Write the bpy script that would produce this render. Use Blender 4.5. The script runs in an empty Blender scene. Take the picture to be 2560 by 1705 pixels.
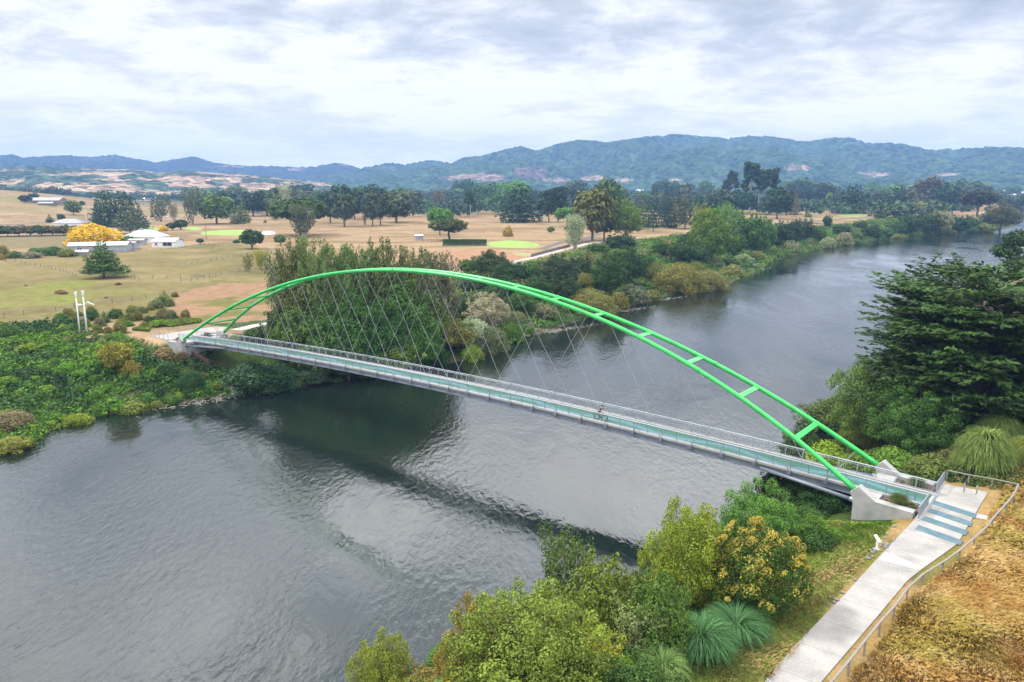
import bpy, math, random
import numpy as np
from mathutils import Vector, Matrix
R = math.radians
# ------------------------------------------------------------------ camera
CAM_H = 30.776                      # metres above the springing level of the arch (z = 0)
PITCH, ROLL, FPX = 0.19509, -0.00195, 1979.69
scene = bpy.context.scene
cam_data = bpy.data.cameras.new('camera')
cam_data.sensor_width = 36.0
cam_data.lens = 36.0 * FPX / 2560.0
cam_data.clip_start = 0.5
cam_data.clip_end = 30000
cam = bpy.data.objects.new('camera', cam_data)
scene.collection.objects.link(cam)
cam.matrix_world = Matrix.Translation((0, 0, CAM_H)) @ Matrix.Rotation(R(90) - PITCH, 4, 'X') @ Matrix.Rotation(ROLL, 4, 'Z')
scene.camera = cam
# ------------------------------------------------------------------ sky
SUN_EL, SUN_AZ = R(50), R(-68)      # azimuth from +Y towards +X
world = bpy.data.worlds.new('World')
scene.world = world
world.use_nodes = True
wn, wl = world.node_tree.nodes, world.node_tree.links
wn.clear()
def N(t, **k):
    n = wn.new(t)
    for a, b in k.items(): setattr(n, a, b)
    return n
tc = N('ShaderNodeTexCoord')
sep = N('ShaderNodeSeparateXYZ'); wl.new(tc.outputs['Generated'], sep.inputs[0])
def WM(op, a, b=None, clamp=False):
    m = N('ShaderNodeMath', operation=op, use_clamp=clamp)
    for i, v in enumerate((a, b)):
        if v is None: continue
        if isinstance(v, (int, float)): m.inputs[i].default_value = v
        else: wl.new(v, m.inputs[i])
    return m.outputs[0]
zc = WM('MAXIMUM', sep.outputs[2], 0.0)
den = WM('ADD', zc, 0.20)
px_ = WM('DIVIDE', sep.outputs[0], den); py_ = WM('DIVIDE', sep.outputs[1], den)
comb = N('ShaderNodeCombineXYZ'); wl.new(px_, comb.inputs[0]); wl.new(py_, comb.inputs[1])
def WNoise(scale, detail, rough, dist, off):
    mp = N('ShaderNodeMapping'); mp.inputs['Location'].default_value = off
    wl.new(comb.outputs[0], mp.inputs[0])
    n = N('ShaderNodeTexNoise'); n.inputs['Scale'].default_value = scale
    n.inputs['Detail'].default_value = detail; n.inputs['Roughness'].default_value = rough
    n.inputs['Distortion'].default_value = dist
    wl.new(mp.outputs[0], n.inputs['Vector']); return n.outputs[0]
n1 = WNoise(1.15, 9, 0.58, 0.25, (3.1, 7.7, 0)); n2 = WNoise(4.2, 8, 0.6, 0.3, (11, 2, 5))
mixn = WM('ADD', WM('MULTIPLY', n1, 0.62), WM('MULTIPLY', n2, 0.38))
ramp = N('ShaderNodeValToRGB'); wl.new(mixn, ramp.inputs[0])
cr = ramp.color_ramp
cr.elements[0].position = 0.35; cr.elements[0].color = (0.50, 0.545, 0.61, 1)
cr.elements[1].position = 0.545; cr.elements[1].color = (1.06, 1.06, 1.05, 1)
e = cr.elements.new(0.445); e.color = (0.66, 0.70, 0.755, 1)
e = cr.elements.new(0.495); e.color = (0.86, 0.88, 0.92, 1)
gain = WM('ADD', WM('MULTIPLY', WM('MULTIPLY', zc, zc), 0.55), 1.12)        # overcast sky: the zenith is brighter
n3 = WNoise(0.95, 4, 0.5, 0.8, (5, 1, 2))          # overhead the cloud breaks into bright and heavy patches
hi = WM('MULTIPLY', WM('SUBTRACT', zc, 0.26), 5.0, True)
pt3 = WM('MULTIPLY', WM('SUBTRACT', n3, 0.5), 6.5)
gain = WM('MULTIPLY', gain, WM('MAXIMUM', WM('ADD', WM('MULTIPLY', hi, WM('ADD', pt3, 1.2)), 1.0), 0.75))
hz = WM('SUBTRACT', 1.0, WM('MULTIPLY', zc, 6.0), True)   # pale band of air at the horizon
mixh = N('ShaderNodeMix', data_type='RGBA'); wl.new(WM('MULTIPLY', hz, 0.8), mixh.inputs[0])
wl.new(ramp.outputs[0], mixh.inputs[6]); mixh.inputs[7].default_value = (1.36, 1.28, 1.18, 1)
sky = N('ShaderNodeTexSky', sky_type='NISHITA'); sky.sun_disc = False
sky.sun_elevation = SUN_EL; sky.sun_rotation = SUN_AZ
bg1 = N('ShaderNodeBackground'); wl.new(sky.outputs[0], bg1.inputs[0]); bg1.inputs[1].default_value = 0.10
bg2 = N('ShaderNodeBackground'); wl.new(mixh.outputs[2], bg2.inputs[0]); wl.new(gain, bg2.inputs[1])
ms = N('ShaderNodeMixShader'); ms.inputs[0].default_value = 0.94
wl.new(bg1.outputs[0], ms.inputs[1]); wl.new(bg2.outputs[0], ms.inputs[2])
wo = N('ShaderNodeOutputWorld'); wl.new(ms.outputs[0], wo.inputs[0])
# ------------------------------------------------------------------ sun
sd = bpy.data.lights.new('sun', 'SUN'); sd.energy = 3.5; sd.angle = R(9); sd.color = (1.0, 0.96, 0.90)
sun = bpy.data.objects.new('sun', sd); scene.collection.objects.link(sun)
sun.rotation_euler = Vector((-math.sin(SUN_AZ) * math.cos(SUN_EL), -math.cos(SUN_AZ) * math.cos(SUN_EL), -math.sin(SUN_EL))).to_track_quat('-Z', 'Y').to_euler()
scene.view_settings.view_transform = 'Standard'
scene.view_settings.look = 'None'
scene.view_settings.exposure = -0.03
scene.view_settings.gamma = 1.0
scene.view_settings.use_curve_mapping = False
scene.render.engine = 'CYCLES'
scene.cycles.volume_bounces = 0
scene.cycles.max_bounces = 5
scene.cycles.diffuse_bounces = 2
scene.cycles.glossy_bounces = 3
scene.cycles.transparent_max_bounces = 6

# ------------------------------------------------------------------ helpers
rng = np.random.default_rng(7)
random.seed(7)
def tag(o, label=None, cat=None, group=None, kind=None):
    if label: o['label'] = label
    if cat: o['category'] = cat
    if group: o['group'] = group
    if kind: o['kind'] = kind
    return o
def link(o, parent=None):
    scene.collection.objects.link(o)
    if parent is not None: o.parent = parent
    return o
def empty(name, loc=(0, 0, 0), rz=0.0):
    o = bpy.data.objects.new(name, None)
    o.empty_display_size = 0.5
    o.location = loc; o.rotation_euler = (0, 0, rz)
    return link(o)
class MB:
    """collects shapes for ONE mesh"""
    def __init__(s): s.v = []; s.f = []
    def add(s, vs, fs):
        b = len(s.v); s.v += [tuple(map(float, v)) for v in vs]; s.f += [tuple(b + i for i in f) for f in fs]; return s
    def box(s, c, d, M=None):
        x, y, z = d[0] / 2, d[1] / 2, d[2] / 2
        vs = [Vector((sx * x, sy * y, sz * z)) for sz in (-1, 1) for sy in (-1, 1) for sx in (-1, 1)]
        vs = [(M @ v if M else v) + Vector(c) for v in vs]
        return s.add(vs, [(0, 2, 3, 1), (4, 5, 7, 6), (0, 1, 5, 4), (2, 6, 7, 3), (0, 4, 6, 2), (1, 3, 7, 5)])
    def beam(s, a, b, w, h, up=(0, 0, 1)):
        a, b = Vector(a), Vector(b); d = (b - a); L = d.length; d.normalize()
        sd_ = d.cross(Vector(up)); sd_ = sd_.normalized() if sd_.length > 1e-4 else Vector((1, 0, 0)); u = sd_.cross(d)
        vs = []
        for p in (a, b):
            for i, j in ((-1, -1), (1, -1), (1, 1), (-1, 1)): vs.append(p + sd_ * (i * w / 2) + u * (j * h / 2))
        return s.add(vs, [(3, 2, 1, 0), (4, 5, 6, 7), (0, 1, 5, 4), (1, 2, 6, 5), (2, 3, 7, 6), (3, 0, 4, 7)])
    def tube(s, pts, rad, n=6, cap=True, closed=False):
        pts = [Vector(p) for p in pts]
        if not hasattr(rad, '__len__'): rad = [rad] * len(pts)
        prev = None; base = len(s.v); m = len(pts)
        for i, p in enumerate(pts):
            if closed: d = pts[(i + 1) % m] - pts[i - 1]
            else: d = pts[min(i + 1, m - 1)] - pts[max(i - 1, 0)]
            d.normalize()
            if prev is None:
                t = Vector((0, 0, 1)) if abs(d.z) < 0.9 else Vector((1, 0, 0))
                u = d.cross(t).normalized()
            else:
                u = (prev - d * prev.dot(d)).normalized()
            prev = u; w = d.cross(u)
            for k in range(n):
                a = 2 * math.pi * k / n
                q = p + (u * math.cos(a) + w * math.sin(a)) * rad[i]; s.v.append(tuple(q))
        rings = m if closed else m - 1
        for i in range(rings):
            j = (i + 1) % m
            for k in range(n):
                s.f.append((base + i * n + k, base + i * n + (k + 1) % n, base + j * n + (k + 1) % n, base + j * n + k))
        if cap and not closed:
            s.f.append(tuple(base + k for k in reversed(range(n)))); s.f.append(tuple(base + (m - 1) * n + k for k in range(n)))
        return s
    def prism(s, poly, z0, z1):
        n = len(poly); vs = [(x, y, z0) for x, y in poly] + [(x, y, z1) for x, y in poly]
        return s.add(vs, [tuple(reversed(range(n))), tuple(range(n, 2 * n))] + [(i, (i + 1) % n, n + (i + 1) % n, n + i) for i in range(n)])
    def ellipsoid(s, c, r, nu=10, nv=7):
        vs = [(c[0], c[1], c[2] + r[2])]
        for j in range(1, nv):
            a = math.pi * j / nv
            for i in range(nu):
                b = 2 * math.pi * i / nu; vs.append((c[0] + r[0] * math.sin(a) * math.cos(b), c[1] + r[1] * math.sin(a) * math.sin(b), c[2] + r[2] * math.cos(a)))
        vs.append((c[0], c[1], c[2] - r[2])); fs = []
        for i in range(nu):
            fs.append((0, 1 + i, 1 + (i + 1) % nu)); q = 1 + (nv - 2) * nu
            fs.append((q + i, len(vs) - 1, q + (i + 1) % nu))
            for j in range(nv - 2):
                a = 1 + j * nu; fs.append((a + i, a + nu + i, a + nu + (i + 1) % nu, a + (i + 1) % nu))
        return s.add(vs, fs)
    def mesh(s, name, m, smooth=False):
        me = bpy.data.meshes.new(name); me.from_pydata(s.v, [], s.f)
        if m: me.materials.append(m)
        if smooth:
            me.polygons.foreach_set('use_smooth', [True] * len(me.polygons))
        me.update(); return me
    def build(s, name, m, parent=None, smooth=False):
        return link(bpy.data.objects.new(name, s.mesh(name, m, smooth)), parent)
def quads_mesh(name, V, mat, tint=None, col=None, k=4):
    """V: (n,k,3) array of separate faces"""
    n = len(V); me = bpy.data.meshes.new(name)
    me.vertices.add(n * k); me.vertices.foreach_set('co', V.reshape(-1).astype(np.float32))
    me.loops.add(n * k); me.loops.foreach_set('vertex_index', np.arange(n * k, dtype=np.int32))
    me.polygons.add(n); me.polygons.foreach_set('loop_start', np.arange(0, n * k, k, dtype=np.int32))
    if tint is not None:
        a = me.attributes.new('tint', 'FLOAT', 'FACE'); a.data.foreach_set('value', tint.astype(np.float32))
    if col is not None:
        c4 = np.c_[col, np.ones(n)].astype(np.float32)
        a = me.attributes.new('Col', 'FLOAT_COLOR', 'FACE'); a.data.foreach_set('color', c4.reshape(-1)) if False else None
        if a is not None:
            me.attributes.remove(a)
        a = me.color_attributes.new('Col', 'FLOAT_COLOR', 'CORNER'); a.data.foreach_set('color', np.repeat(c4, k, 0).reshape(-1))
    me.materials.append(mat); me.update(calc_edges=True); return me
def grid_mesh(name, X, Y, Z, mat, col=None):
    h, w = X.shape; me = bpy.data.meshes.new(name)
    me.vertices.add(h * w); me.vertices.foreach_set('co', np.stack([X, Y, Z], -1).reshape(-1).astype(np.float32))
    i = np.arange(h * w).reshape(h, w)
    q = np.stack([i[:-1, :-1], i[:-1, 1:], i[1:, 1:], i[1:, :-1]], -1).reshape(-1, 4)
    if col is None or True:
        nq = len(q)
        me.loops.add(nq * 4); me.loops.foreach_set('vertex_index', q.reshape(-1).astype(np.int32))
        me.polygons.add(nq); me.polygons.foreach_set('loop_start', np.arange(0, nq * 4, 4, dtype=np.int32))
    if col is not None:
        a = me.color_attributes.new('Col', 'FLOAT_COLOR', 'POINT')
        a.data.foreach_set('color', np.concatenate([col.reshape(-1, 3), np.ones((h * w, 1))], 1).astype(np.float32).reshape(-1))
    me.materials.append(mat); me.update(calc_edges=True)
    me.polygons.foreach_set('use_smooth', np.ones(len(me.polygons), dtype=bool)); return me
# value noise
def _h(ix, iy, seed):
    n = (ix.astype(np.int64) * 374761393 + iy.astype(np.int64) * 668265263 + seed * 974634777) & 0x7fffffff
    n = ((n ^ (n >> 13)) * 1274126177) & 0x7fffffff
    return ((n ^ (n >> 16)) & 0xffff) / 65535.0
def vnoise(x, y, seed=0):
    ix, iy = np.floor(x), np.floor(y); fx, fy = x - ix, y - iy
    fx = fx * fx * (3 - 2 * fx); fy = fy * fy * (3 - 2 * fy)
    a, b = _h(ix, iy, seed), _h(ix + 1, iy, seed); c, d = _h(ix, iy + 1, seed), _h(ix + 1, iy + 1, seed)
    return (a * (1 - fx) + b * fx) * (1 - fy) + (c * (1 - fx) + d * fx) * fy
def fbm(x, y, seed=0, o=4):
    s = 0; a = 0.5; t = 0
    for i in range(o): s = s + a * vnoise(x * 2 ** i + 17.3 * i, y * 2 ** i - 9.1 * i, seed + i); t += a; a *= 0.5
    return s / t
def sstep(a, b, x):
    t = np.clip((x - a) / (b - a), 0, 1); return t * t * (3 - 2 * t)
# ---- pixel of the 2560x1705 photograph -> ray (used to find where things stand)
def ray(u, v):
    X, Y = u - 1280.0, v - 852.5; c, s = math.cos(ROLL), math.sin(ROLL)
    X, Y = (c * X + s * Y) / FPX, -(-s * X + c * Y) / FPX
    return X, math.cos(PITCH) + Y * math.sin(PITCH), -math.sin(PITCH) + Y * math.cos(PITCH)
def hitz(u, v, z):
    x, y, w = ray(u, v); t = (z - CAM_H) / w; return (x * t, y * t)
def topix(x, y, z):
    z = z - CAM_H; d = y * math.cos(PITCH) - z * math.sin(PITCH); u = y * math.sin(PITCH) + z * math.cos(PITCH)
    return 1280 + x / d * FPX, 852.5 - u / d * FPX
# ---- bridge frame
BX, BY, BTH = -12.87968, 120.02824, -0.67183
ct, st_ = math.cos(BTH), math.sin(BTH)
def B(s, n, z=0.0): return Vector((BX + s * ct - n * st_, BY + s * st_ + n * ct, z))
def toB(x, y): return (x - BX) * ct + (y - BY) * st_, -(x - BX) * st_ + (y - BY) * ct
WATER = -8.5
# ------------------------------------------------------------------ materials
def newmat(name):
    m = bpy.data.materials.new(name); m.use_nodes = True; nt = m.node_tree
    return m, nt, nt.nodes['Principled BSDF'], nt.nodes, nt.links
def setp(b, **k):
    for a, v in k.items():
        a = a.replace('_', ' ')
        if a in b.inputs: b.inputs[a].default_value = v
def paint(name, col, rough=0.5, metal=0.0, var=0.12, scale=3.0, bump=0.0, spec=0.5, stain=None, obj=True):
    m, nt, b, n, l = newmat(name)
    setp(b, Roughness=rough, Metallic=metal); b.inputs['Specular IOR Level'].default_value = spec
    t = n.new('ShaderNodeTexCoord'); no = n.new('ShaderNodeTexNoise'); no.inputs['Scale'].default_value = scale; no.inputs['Detail'].default_value = 6
    l.new(t.outputs['Object' if obj else 'Generated'], no.inputs['Vector'])
    mx = n.new('ShaderNodeMix'); mx.data_type = 'RGBA'
    c2 = stain if stain else tuple(max(0, c * (1 - 3 * var)) for c in col)
    mx.inputs[6].default_value = (*col, 1); mx.inputs[7].default_value = (*c2, 1)
    mr = n.new('ShaderNodeMapRange'); mr.inputs[1].default_value = 0.42; mr.inputs[2].default_value = 0.72
    mr.inputs[4].default_value = 1.0 if stain else 0.6
    l.new(no.outputs[0], mr.inputs[0]); l.new(mr.outputs[0], mx.inputs[0]); l.new(mx.outputs[2], b.inputs['Base Color'])
    if bump:
        bp = n.new('ShaderNodeBump'); bp.inputs['Strength'].default_value = bump; bp.inputs['Distance'].default_value = 0.05
        n3 = n.new('ShaderNodeTexNoise'); n3.inputs['Scale'].default_value = scale * 6; l.new(t.outputs['Object'], n3.inputs['Vector'])
        l.new(n3.outputs[0], bp.inputs['Height']); l.new(bp.outputs[0], b.inputs['Normal'])
    return m
def leafmat(name, attr='tint', trans=0.07, rough=0.6):
    m, nt, b, n, l = newmat(name)
    setp(b, Roughness=rough); b.inputs['Specular IOR Level'].default_value = 0.12
    at = n.new('ShaderNodeAttribute'); at.attribute_name = attr
    if attr == 'tint':
        oi = n.new('ShaderNodeObjectInfo')
        mx = n.new('ShaderNodeVectorMath'); mx.operation = 'SCALE'
        l.new(oi.outputs['Color'], mx.inputs[0]); l.new(at.outputs['Fac'], mx.inputs['Scale']); src = mx.outputs[0]
    else: src = at.outputs['Color']
    l.new(src, b.inputs['Base Color'])
    tr = n.new('ShaderNodeBsdfTranslucent'); hs = n.new('ShaderNodeHueSaturation'); hs.inputs['Value'].default_value = 1.3; hs.inputs['Hue'].default_value = 0.485
    l.new(src, hs.inputs['Color']); l.new(hs.outputs[0], tr.inputs[0])
    ad = n.new('ShaderNodeMixShader'); ad.inputs[0].default_value = trans
    l.new(b.outputs[0], ad.inputs[1]); l.new(tr.outputs[0], ad.inputs[2]); l.new(ad.outputs[0], n['Material Output'].inputs[0])
    return m
M = {}
M['leaf'] = leafmat('foliage'); M['leafcol'] = leafmat('mixed_foliage', 'Col')
M['bark'] = paint('bark', (0.16, 0.125, 0.09), 0.9, var=0.2, scale=8)
M['palebark'] = paint('pale_bark', (0.42, 0.39, 0.34), 0.9, var=0.2, scale=6)
M['green'] = paint('green_paint', (0.04, 0.47, 0.095), 0.28, var=0.13, scale=0.8, spec=0.5)
M['steel'] = paint('galvanised_steel', (0.33, 0.36, 0.40), 0.42, metal=0.35, var=0.1, scale=5)
M['railtop'] = paint('bright_rail', (0.45, 0.47, 0.50), 0.4, metal=0.2, var=0.05)
M['girder'] = paint('blue_grey_steel', (0.19, 0.215, 0.25), 0.45, metal=0.2, var=0.12, scale=2)
M['cable'] = paint('bright_cable', (0.30, 0.30, 0.31), 0.4, metal=0.1, var=0.05)
M['concrete'] = paint('concrete', (0.50, 0.48, 0.44), 0.85, var=0.1, scale=0.9, bump=0.15)
M['kerbc'] = paint('pale_kerb', (0.37, 0.355, 0.34), 0.8, var=0.08, scale=1.2)
M['stainc'] = paint('weathered_concrete', (0.38, 0.37, 0.355), 0.9, scale=0.7, bump=0.25, stain=(0.25, 0.25, 0.23))
M['timber'] = paint('grey_timber', (0.25, 0.22, 0.19), 0.85, var=0.15, scale=6)
M['post'] = paint('weathered_post', (0.20, 0.17, 0.14), 0.9, var=0.15, scale=6)
M['white'] = paint('white_paint', (0.78, 0.78, 0.77), 0.5, var=0.04, scale=2)
M['rooftin'] = paint('pale_roof_iron', (0.62, 0.66, 0.72), 0.4, var=0.08, scale=0.8)
M['roofgrey'] = paint('grey_roof', (0.30, 0.30, 0.31), 0.6, var=0.15, scale=0.8)
M['shed'] = paint('shed_iron', (0.36, 0.38, 0.42), 0.6, var=0.15, scale=1.2)
M['glass'] = paint('dark_window', (0.03, 0.035, 0.045), 0.12, var=0.0, spec=0.8)
M['black'] = paint('black_rubber', (0.02, 0.02, 0.022), 0.6, var=0.1)
M['rust'] = paint('rusty_sheet', (0.10, 0.035, 0.03), 0.8, var=0.15, scale=2)
M['soil'] = paint('planter_soil', (0.13, 0.095, 0.08), 0.95, var=0.2, scale=6, bump=0.4)
M['asphalt'] = paint('asphalt', (0.10, 0.10, 0.11), 0.9, var=0.1, scale=1)
M['gravel'] = paint('pale_gravel', (0.42, 0.38, 0.34), 0.9, var=0.15, scale=1.5)
M['rock'] = paint('grey_rock', (0.20, 0.19, 0.17), 0.9, var=0.15, scale=5, bump=0.4)
M['turf'] = paint('putting_turf', (0.23, 0.33, 0.06), 0.9, var=0.12, scale=0.15)
M['stripe'] = paint('blue_stripe_paint', (0.068, 0.13, 0.155), 0.8, scale=1.2, stain=(0.12, 0.18, 0.20))
M['lampw'] = paint('white_metal', (0.80, 0.81, 0.82), 0.35, var=0.03)
# ------------------------------------------------------------------ river outline and terrain
far_px = [(0, 1128), (77, 1113), (100, 1086), (161, 1063), (230, 1056), (245, 1037), (344, 1029), (459, 1006), (597, 983), (746, 968), (850, 950),
          (1000, 925), (1120, 908), (1201, 892), (1308, 846), (1396, 818), (1450, 802), (1534, 782), (1602, 756), (1700, 731), (1805, 721), (1845, 697),
          (1895, 680), (1935, 650), (2023, 627), (2138, 608), (2233, 596), (2310, 588), (2424, 581), (2479, 579), (2533, 567), (2544, 553), (2538, 529), (2600, 526)]
near_px = [(1000, 1705), (1250, 1610), (1500, 1490), (1700, 1405), (1880, 1305), (2050, 1215), (2150, 1130), (2250, 1010), (2400, 905), (2560, 800)]
far_line = [(-420, 62), (-160, 90)] + [hitz(u, v, WATER) for u, v in far_px] + [(1700, 1500)]
near_line = [(-80, -40), (-45, 5), (-24, 34)] + [hitz(u, v, WATER) for u, v in near_px] + [(420, 570), (760, 980), (1750, 1250)]
RIV = np.array(far_line + near_line[::-1] + [(-420, -60)])
def river_sd(x, y):
    P = np.stack([x, y], -1); d = np.full(x.shape, 1e9); ins = np.zeros(x.shape, bool); n = len(RIV)
    for i in range(n):
        a, b = RIV[i], RIV[(i + 1) % n]; e = b - a; w = P - a
        t = np.clip((w @ e) / (e @ e), 0, 1); q = w - t[..., None] * e
        d = np.minimum(d, np.hypot(q[..., 0], q[..., 1]))
        c = (a[1] <= y) != (b[1] <= y)
        with np.errstate(divide='ignore', invalid='ignore'):
            ins ^= c & (x < (b[0] - a[0]) * (y - a[1]) / (b[1] - a[1] if b[1] != a[1] else 1e-9) + a[0])
    return np.where(ins, -d, d)
def near_side(x, y):                 # True on the right-hand bank
    s, n = toB(x, y); return np.where(y > 135, (x > 0.55 * y), s > 10)
ZP = -0.8
path_px = [(2359, 1209), (2332, 1236), (2280, 1305), (2192, 1397), (2109, 1489), (1975, 1626), (1908, 1705), (1740, 1895)]
path_px_r = [(2470, 1230), (2393, 1359), (2305, 1422), (2268, 1451), (2209, 1522), (2052, 1705), (1900, 1880)]
path_poly = [hitz(u, v, ZP) for u, v in path_px] + [hitz(u, v, ZP) for u, v in path_px_r[::-1]]
def ground(x, y):
    x = np.asarray(x, float); y = np.asarray(y, float)
    sd_ = river_sd(x, y); r = np.hypot(x, y); near = near_side(x, y); s, n = toB(x, y)
    # bank width: narrow by the bridge, wide upstream on the left, wide on the far willow bank
    bw = np.where(near, 19.0, 26 + 30 * sstep(-60, -110, x) * (y < 260) + 34 * sstep(10, 60, x - 0.05 * y) * sstep(150, 260, y))
    plain = ZP + 0.9 * (fbm(x / 60, y / 60, 3) - 0.5) * sstep(90, 200, r) * 2
    lft = sstep(480, 1150, y) * sstep(-0.42, -0.66, x / np.maximum(y, 1)) * sstep(1900, 1200, y)
    plain = plain + 25 * lft
    plain = plain + np.where(near, 0.0, 14 * sstep(900, 1700, y) * (fbm(x / 420, y / 420, 21, 3) - 0.42))
    # dry slope falls gently away beyond the handrail
    plain = np.where(near & (s > 77), plain - 0.09 * (s - 77) - 0.0 + 0.3 * (fbm(x / 5, y / 5, 9) - 0.5), plain)
    t = sd_ / bw; prof = sstep(-0.02, 1.0, t) * 0.8 + 0.2 * np.clip(t, 0, 1) ** 0.5
    z = WATER + (plain - WATER) * np.clip(prof, 0, 1)
    z = z + 0.9 * (fbm(x / 4.5, y / 4.5, 5) - 0.5) * np.clip(t * 3, 0, 1) * (1 - sstep(0.75, 1.1, t))
    z = np.where(sd_ < 0, WATER - np.minimum(3.0, 0.10 * -sd_ + 0.02), z)
    # level ground under path, platforms and abutments
    flat = near & (s > 70.6) & (s < 76.5) & (n > -62) & (n < 6.5)
    k = (sstep(69.0, 70.7, s) * (1 - sstep(76.5, 79, s)) * sstep(-70, -62, n) * (1 - sstep(6.5, 9.0, n))) * near
    z = z * (1 - k) + (ZP - 0.09) * k
    kl = sstep(-67, -71, s) * (1 - sstep(-84, -90, s)) * sstep(-8, -5, n) * (1 - sstep(9, 14, n)) * (~near)
    z = z * (1 - kl) + (ZP - 0.09) * kl
    kb = (sstep(73.5, 71.0, np.abs(s)) * (1 - sstep(5.8, 8.5, np.abs(n))) * sstep(62, 66, np.abs(s)))
    z = np.where(kb > 0, z * (1 - kb) + np.minimum(z, -1.05 - 0.30 * (71 - np.minimum(np.abs(s), 71))) * kb, z)
    return z
def hit(u, v):
    rx, ry, rz = ray(u, v)
    if rz > -0.004: rz = -0.004
    t = np.geomspace(22, 7500, 700); d = CAM_H + rz * t - ground(rx * t, ry * t)
    i = np.argmax(d < 0)
    if i == 0: i = len(t) - 1
    a, b = t[i - 1], t[i]
    for _ in range(14):
        m = (a + b) / 2
        if CAM_H + rz * m - float(ground(np.array([rx * m]), np.array([ry * m]))[0]) > 0: a = m
        else: b = m
    return Vector((rx * b, ry * b, CAM_H + rz * b))
def gz(x, y): return float(ground(np.array([x]), np.array([y]))[0])
def inpoly(x, y, poly):
    ins = np.zeros(x.shape, bool); n = len(poly)
    for i in range(n):
        (x1, y1), (x2, y2) = poly[i], poly[(i + 1) % n]
        c = (y1 <= y) != (y2 <= y); dy = (y2 - y1) if y2 != y1 else 1e-9
        ins ^= c & (x < (x2 - x1) * (y - y1) / dy + x1)
    return ins
def pxpoly(pts, z=ZP): return [hitz(u, v, z) for u, v in pts]
# terrain mesh: finer where one stands, coarser far off
az = np.radians(np.linspace(-58, 58, 880)); rr = np.geomspace(16, 6200, 720)
A_, R_ = np.meshgrid(az, rr); GX, GY = R_ * np.sin(A_), R_ * np.cos(A_)
GZ = ground(GX, GY)
SD = river_sd(GX, GY); NEAR = near_side(GX, GY)
n_big = fbm(GX / 130, GY / 130, 11); n_mid = fbm(GX / 18, GY / 18, 12); n_sm = fbm(GX / 3, GY / 3, 13); n_st = fbm(GX / 55 + 3, GY / 11, 14)
def mixc(a, b, t): return a + (np.array(b) - a) * t[..., None]
C = np.zeros(GX.shape + (3,)) + np.array((0.40, 0.285, 0.165))
C = mixc(C, (0.27, 0.20, 0.105), sstep(0.4, 0.62, n_st)); C = mixc(C, (0.26, 0.235, 0.09), sstep(0.52, 0.72, n_big) * 0.8)
C = mixc(C, (0.47, 0.36, 0.22), sstep(0.55, 0.75, n_mid) * 0.6)
Wx = GX + 9 * (n_mid - 0.5) * 2; Wy = GY + 14 * (fbm(GX / 25, GY / 25, 31) - 0.5) * 2
pad = inpoly(Wx, Wy, pxpoly([(-300, 650), (120, 628), (380, 622), (600, 600), (720, 640), (700, 690), (560, 720), (420, 760), (330, 800), (-300, 860)]))
C[pad] = (0.25, 0.21, 0.09); C[pad] += (n_mid[pad, None] - 0.5) * np.array((0.22, 0.15, 0.10)) + (n_sm[pad, None] - .5) * 0.05
back = inpoly(Wx, Wy, pxpoly([(-300, 590), (260, 588), (260, 618), (-300, 632)])); C[back] = (0.24, 0.20, 0.10)
lush = inpoly(Wx, Wy, pxpoly([(-200, 725), (60, 708), (250, 698), (330, 715), (420, 738), (330, 760), (160, 772), (-200, 800)]))
C[lush] = mixc(C[lush], (0.19, 0.25, 0.04), sstep(0.3, 0.75, n_mid[lush]) * .9)
warm = inpoly(Wx, Wy, pxpoly([(430, 730), (560, 700), (700, 700), (700, 820), (560, 830), (440, 810)])); C[warm] = (0.34, 0.22, 0.13); C[warm] = mixc(C[warm], (0.17, 0.18, 0.05), sstep(.5, .6, n_mid[warm]))
bare = inpoly(Wx, Wy, pxpoly([(1110, 632), (1250, 622), (1330, 640), (1290, 662), (1130, 668)])); C[bare] = (0.42, 0.25, 0.15)
# banks
bk = (SD > 0) & (SD < np.where(NEAR, 17, 40 + 40 * (GY > 300))) & (GZ < -1.15 - 0.9 * (n_mid - .5))
C[bk] = (0.055, 0.10, 0.022); C[bk] += (n_sm[bk, None] - 0.5) * np.array((0.05, 0.07, 0.02))
C[bk] = mixc(C[bk], (0.19, 0.14, 0.075), sstep(0.6, 0.75, n_mid[bk]) * 0.35)
mud = (SD > -1.5) & (SD < 0.5 + 1.6 * n_mid); C[mud] = (0.10, 0.08, 0.055); C[mud] += (n_sm[mud, None] - .5) * 0.12
C[SD < -1.5] = (0.05, 0.05, 0.03)
Sg, Ng = toB(GX, GY)
dry = NEAR & (GZ > -12) & (Sg > 68) & (R_ < 260) & ~bk & ~mud & (SD > 0)
C[dry] = (0.38, 0.27, 0.115); C[dry] = mixc(C[dry], (0.20, 0.19, 0.04), sstep(0.48, 0.6, fbm(GX / 9, GY / 9, 44)[dry])); C[dry] += (n_sm[dry, None] - .5) * 0.08
strip = NEAR & (Sg > 60) & (Sg < 69.3) & (Ng < -6) & (SD > 3); C[strip] = mixc(C[strip], (0.13, 0.21, 0.03), np.full(strip.sum(), 0.85))
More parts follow.
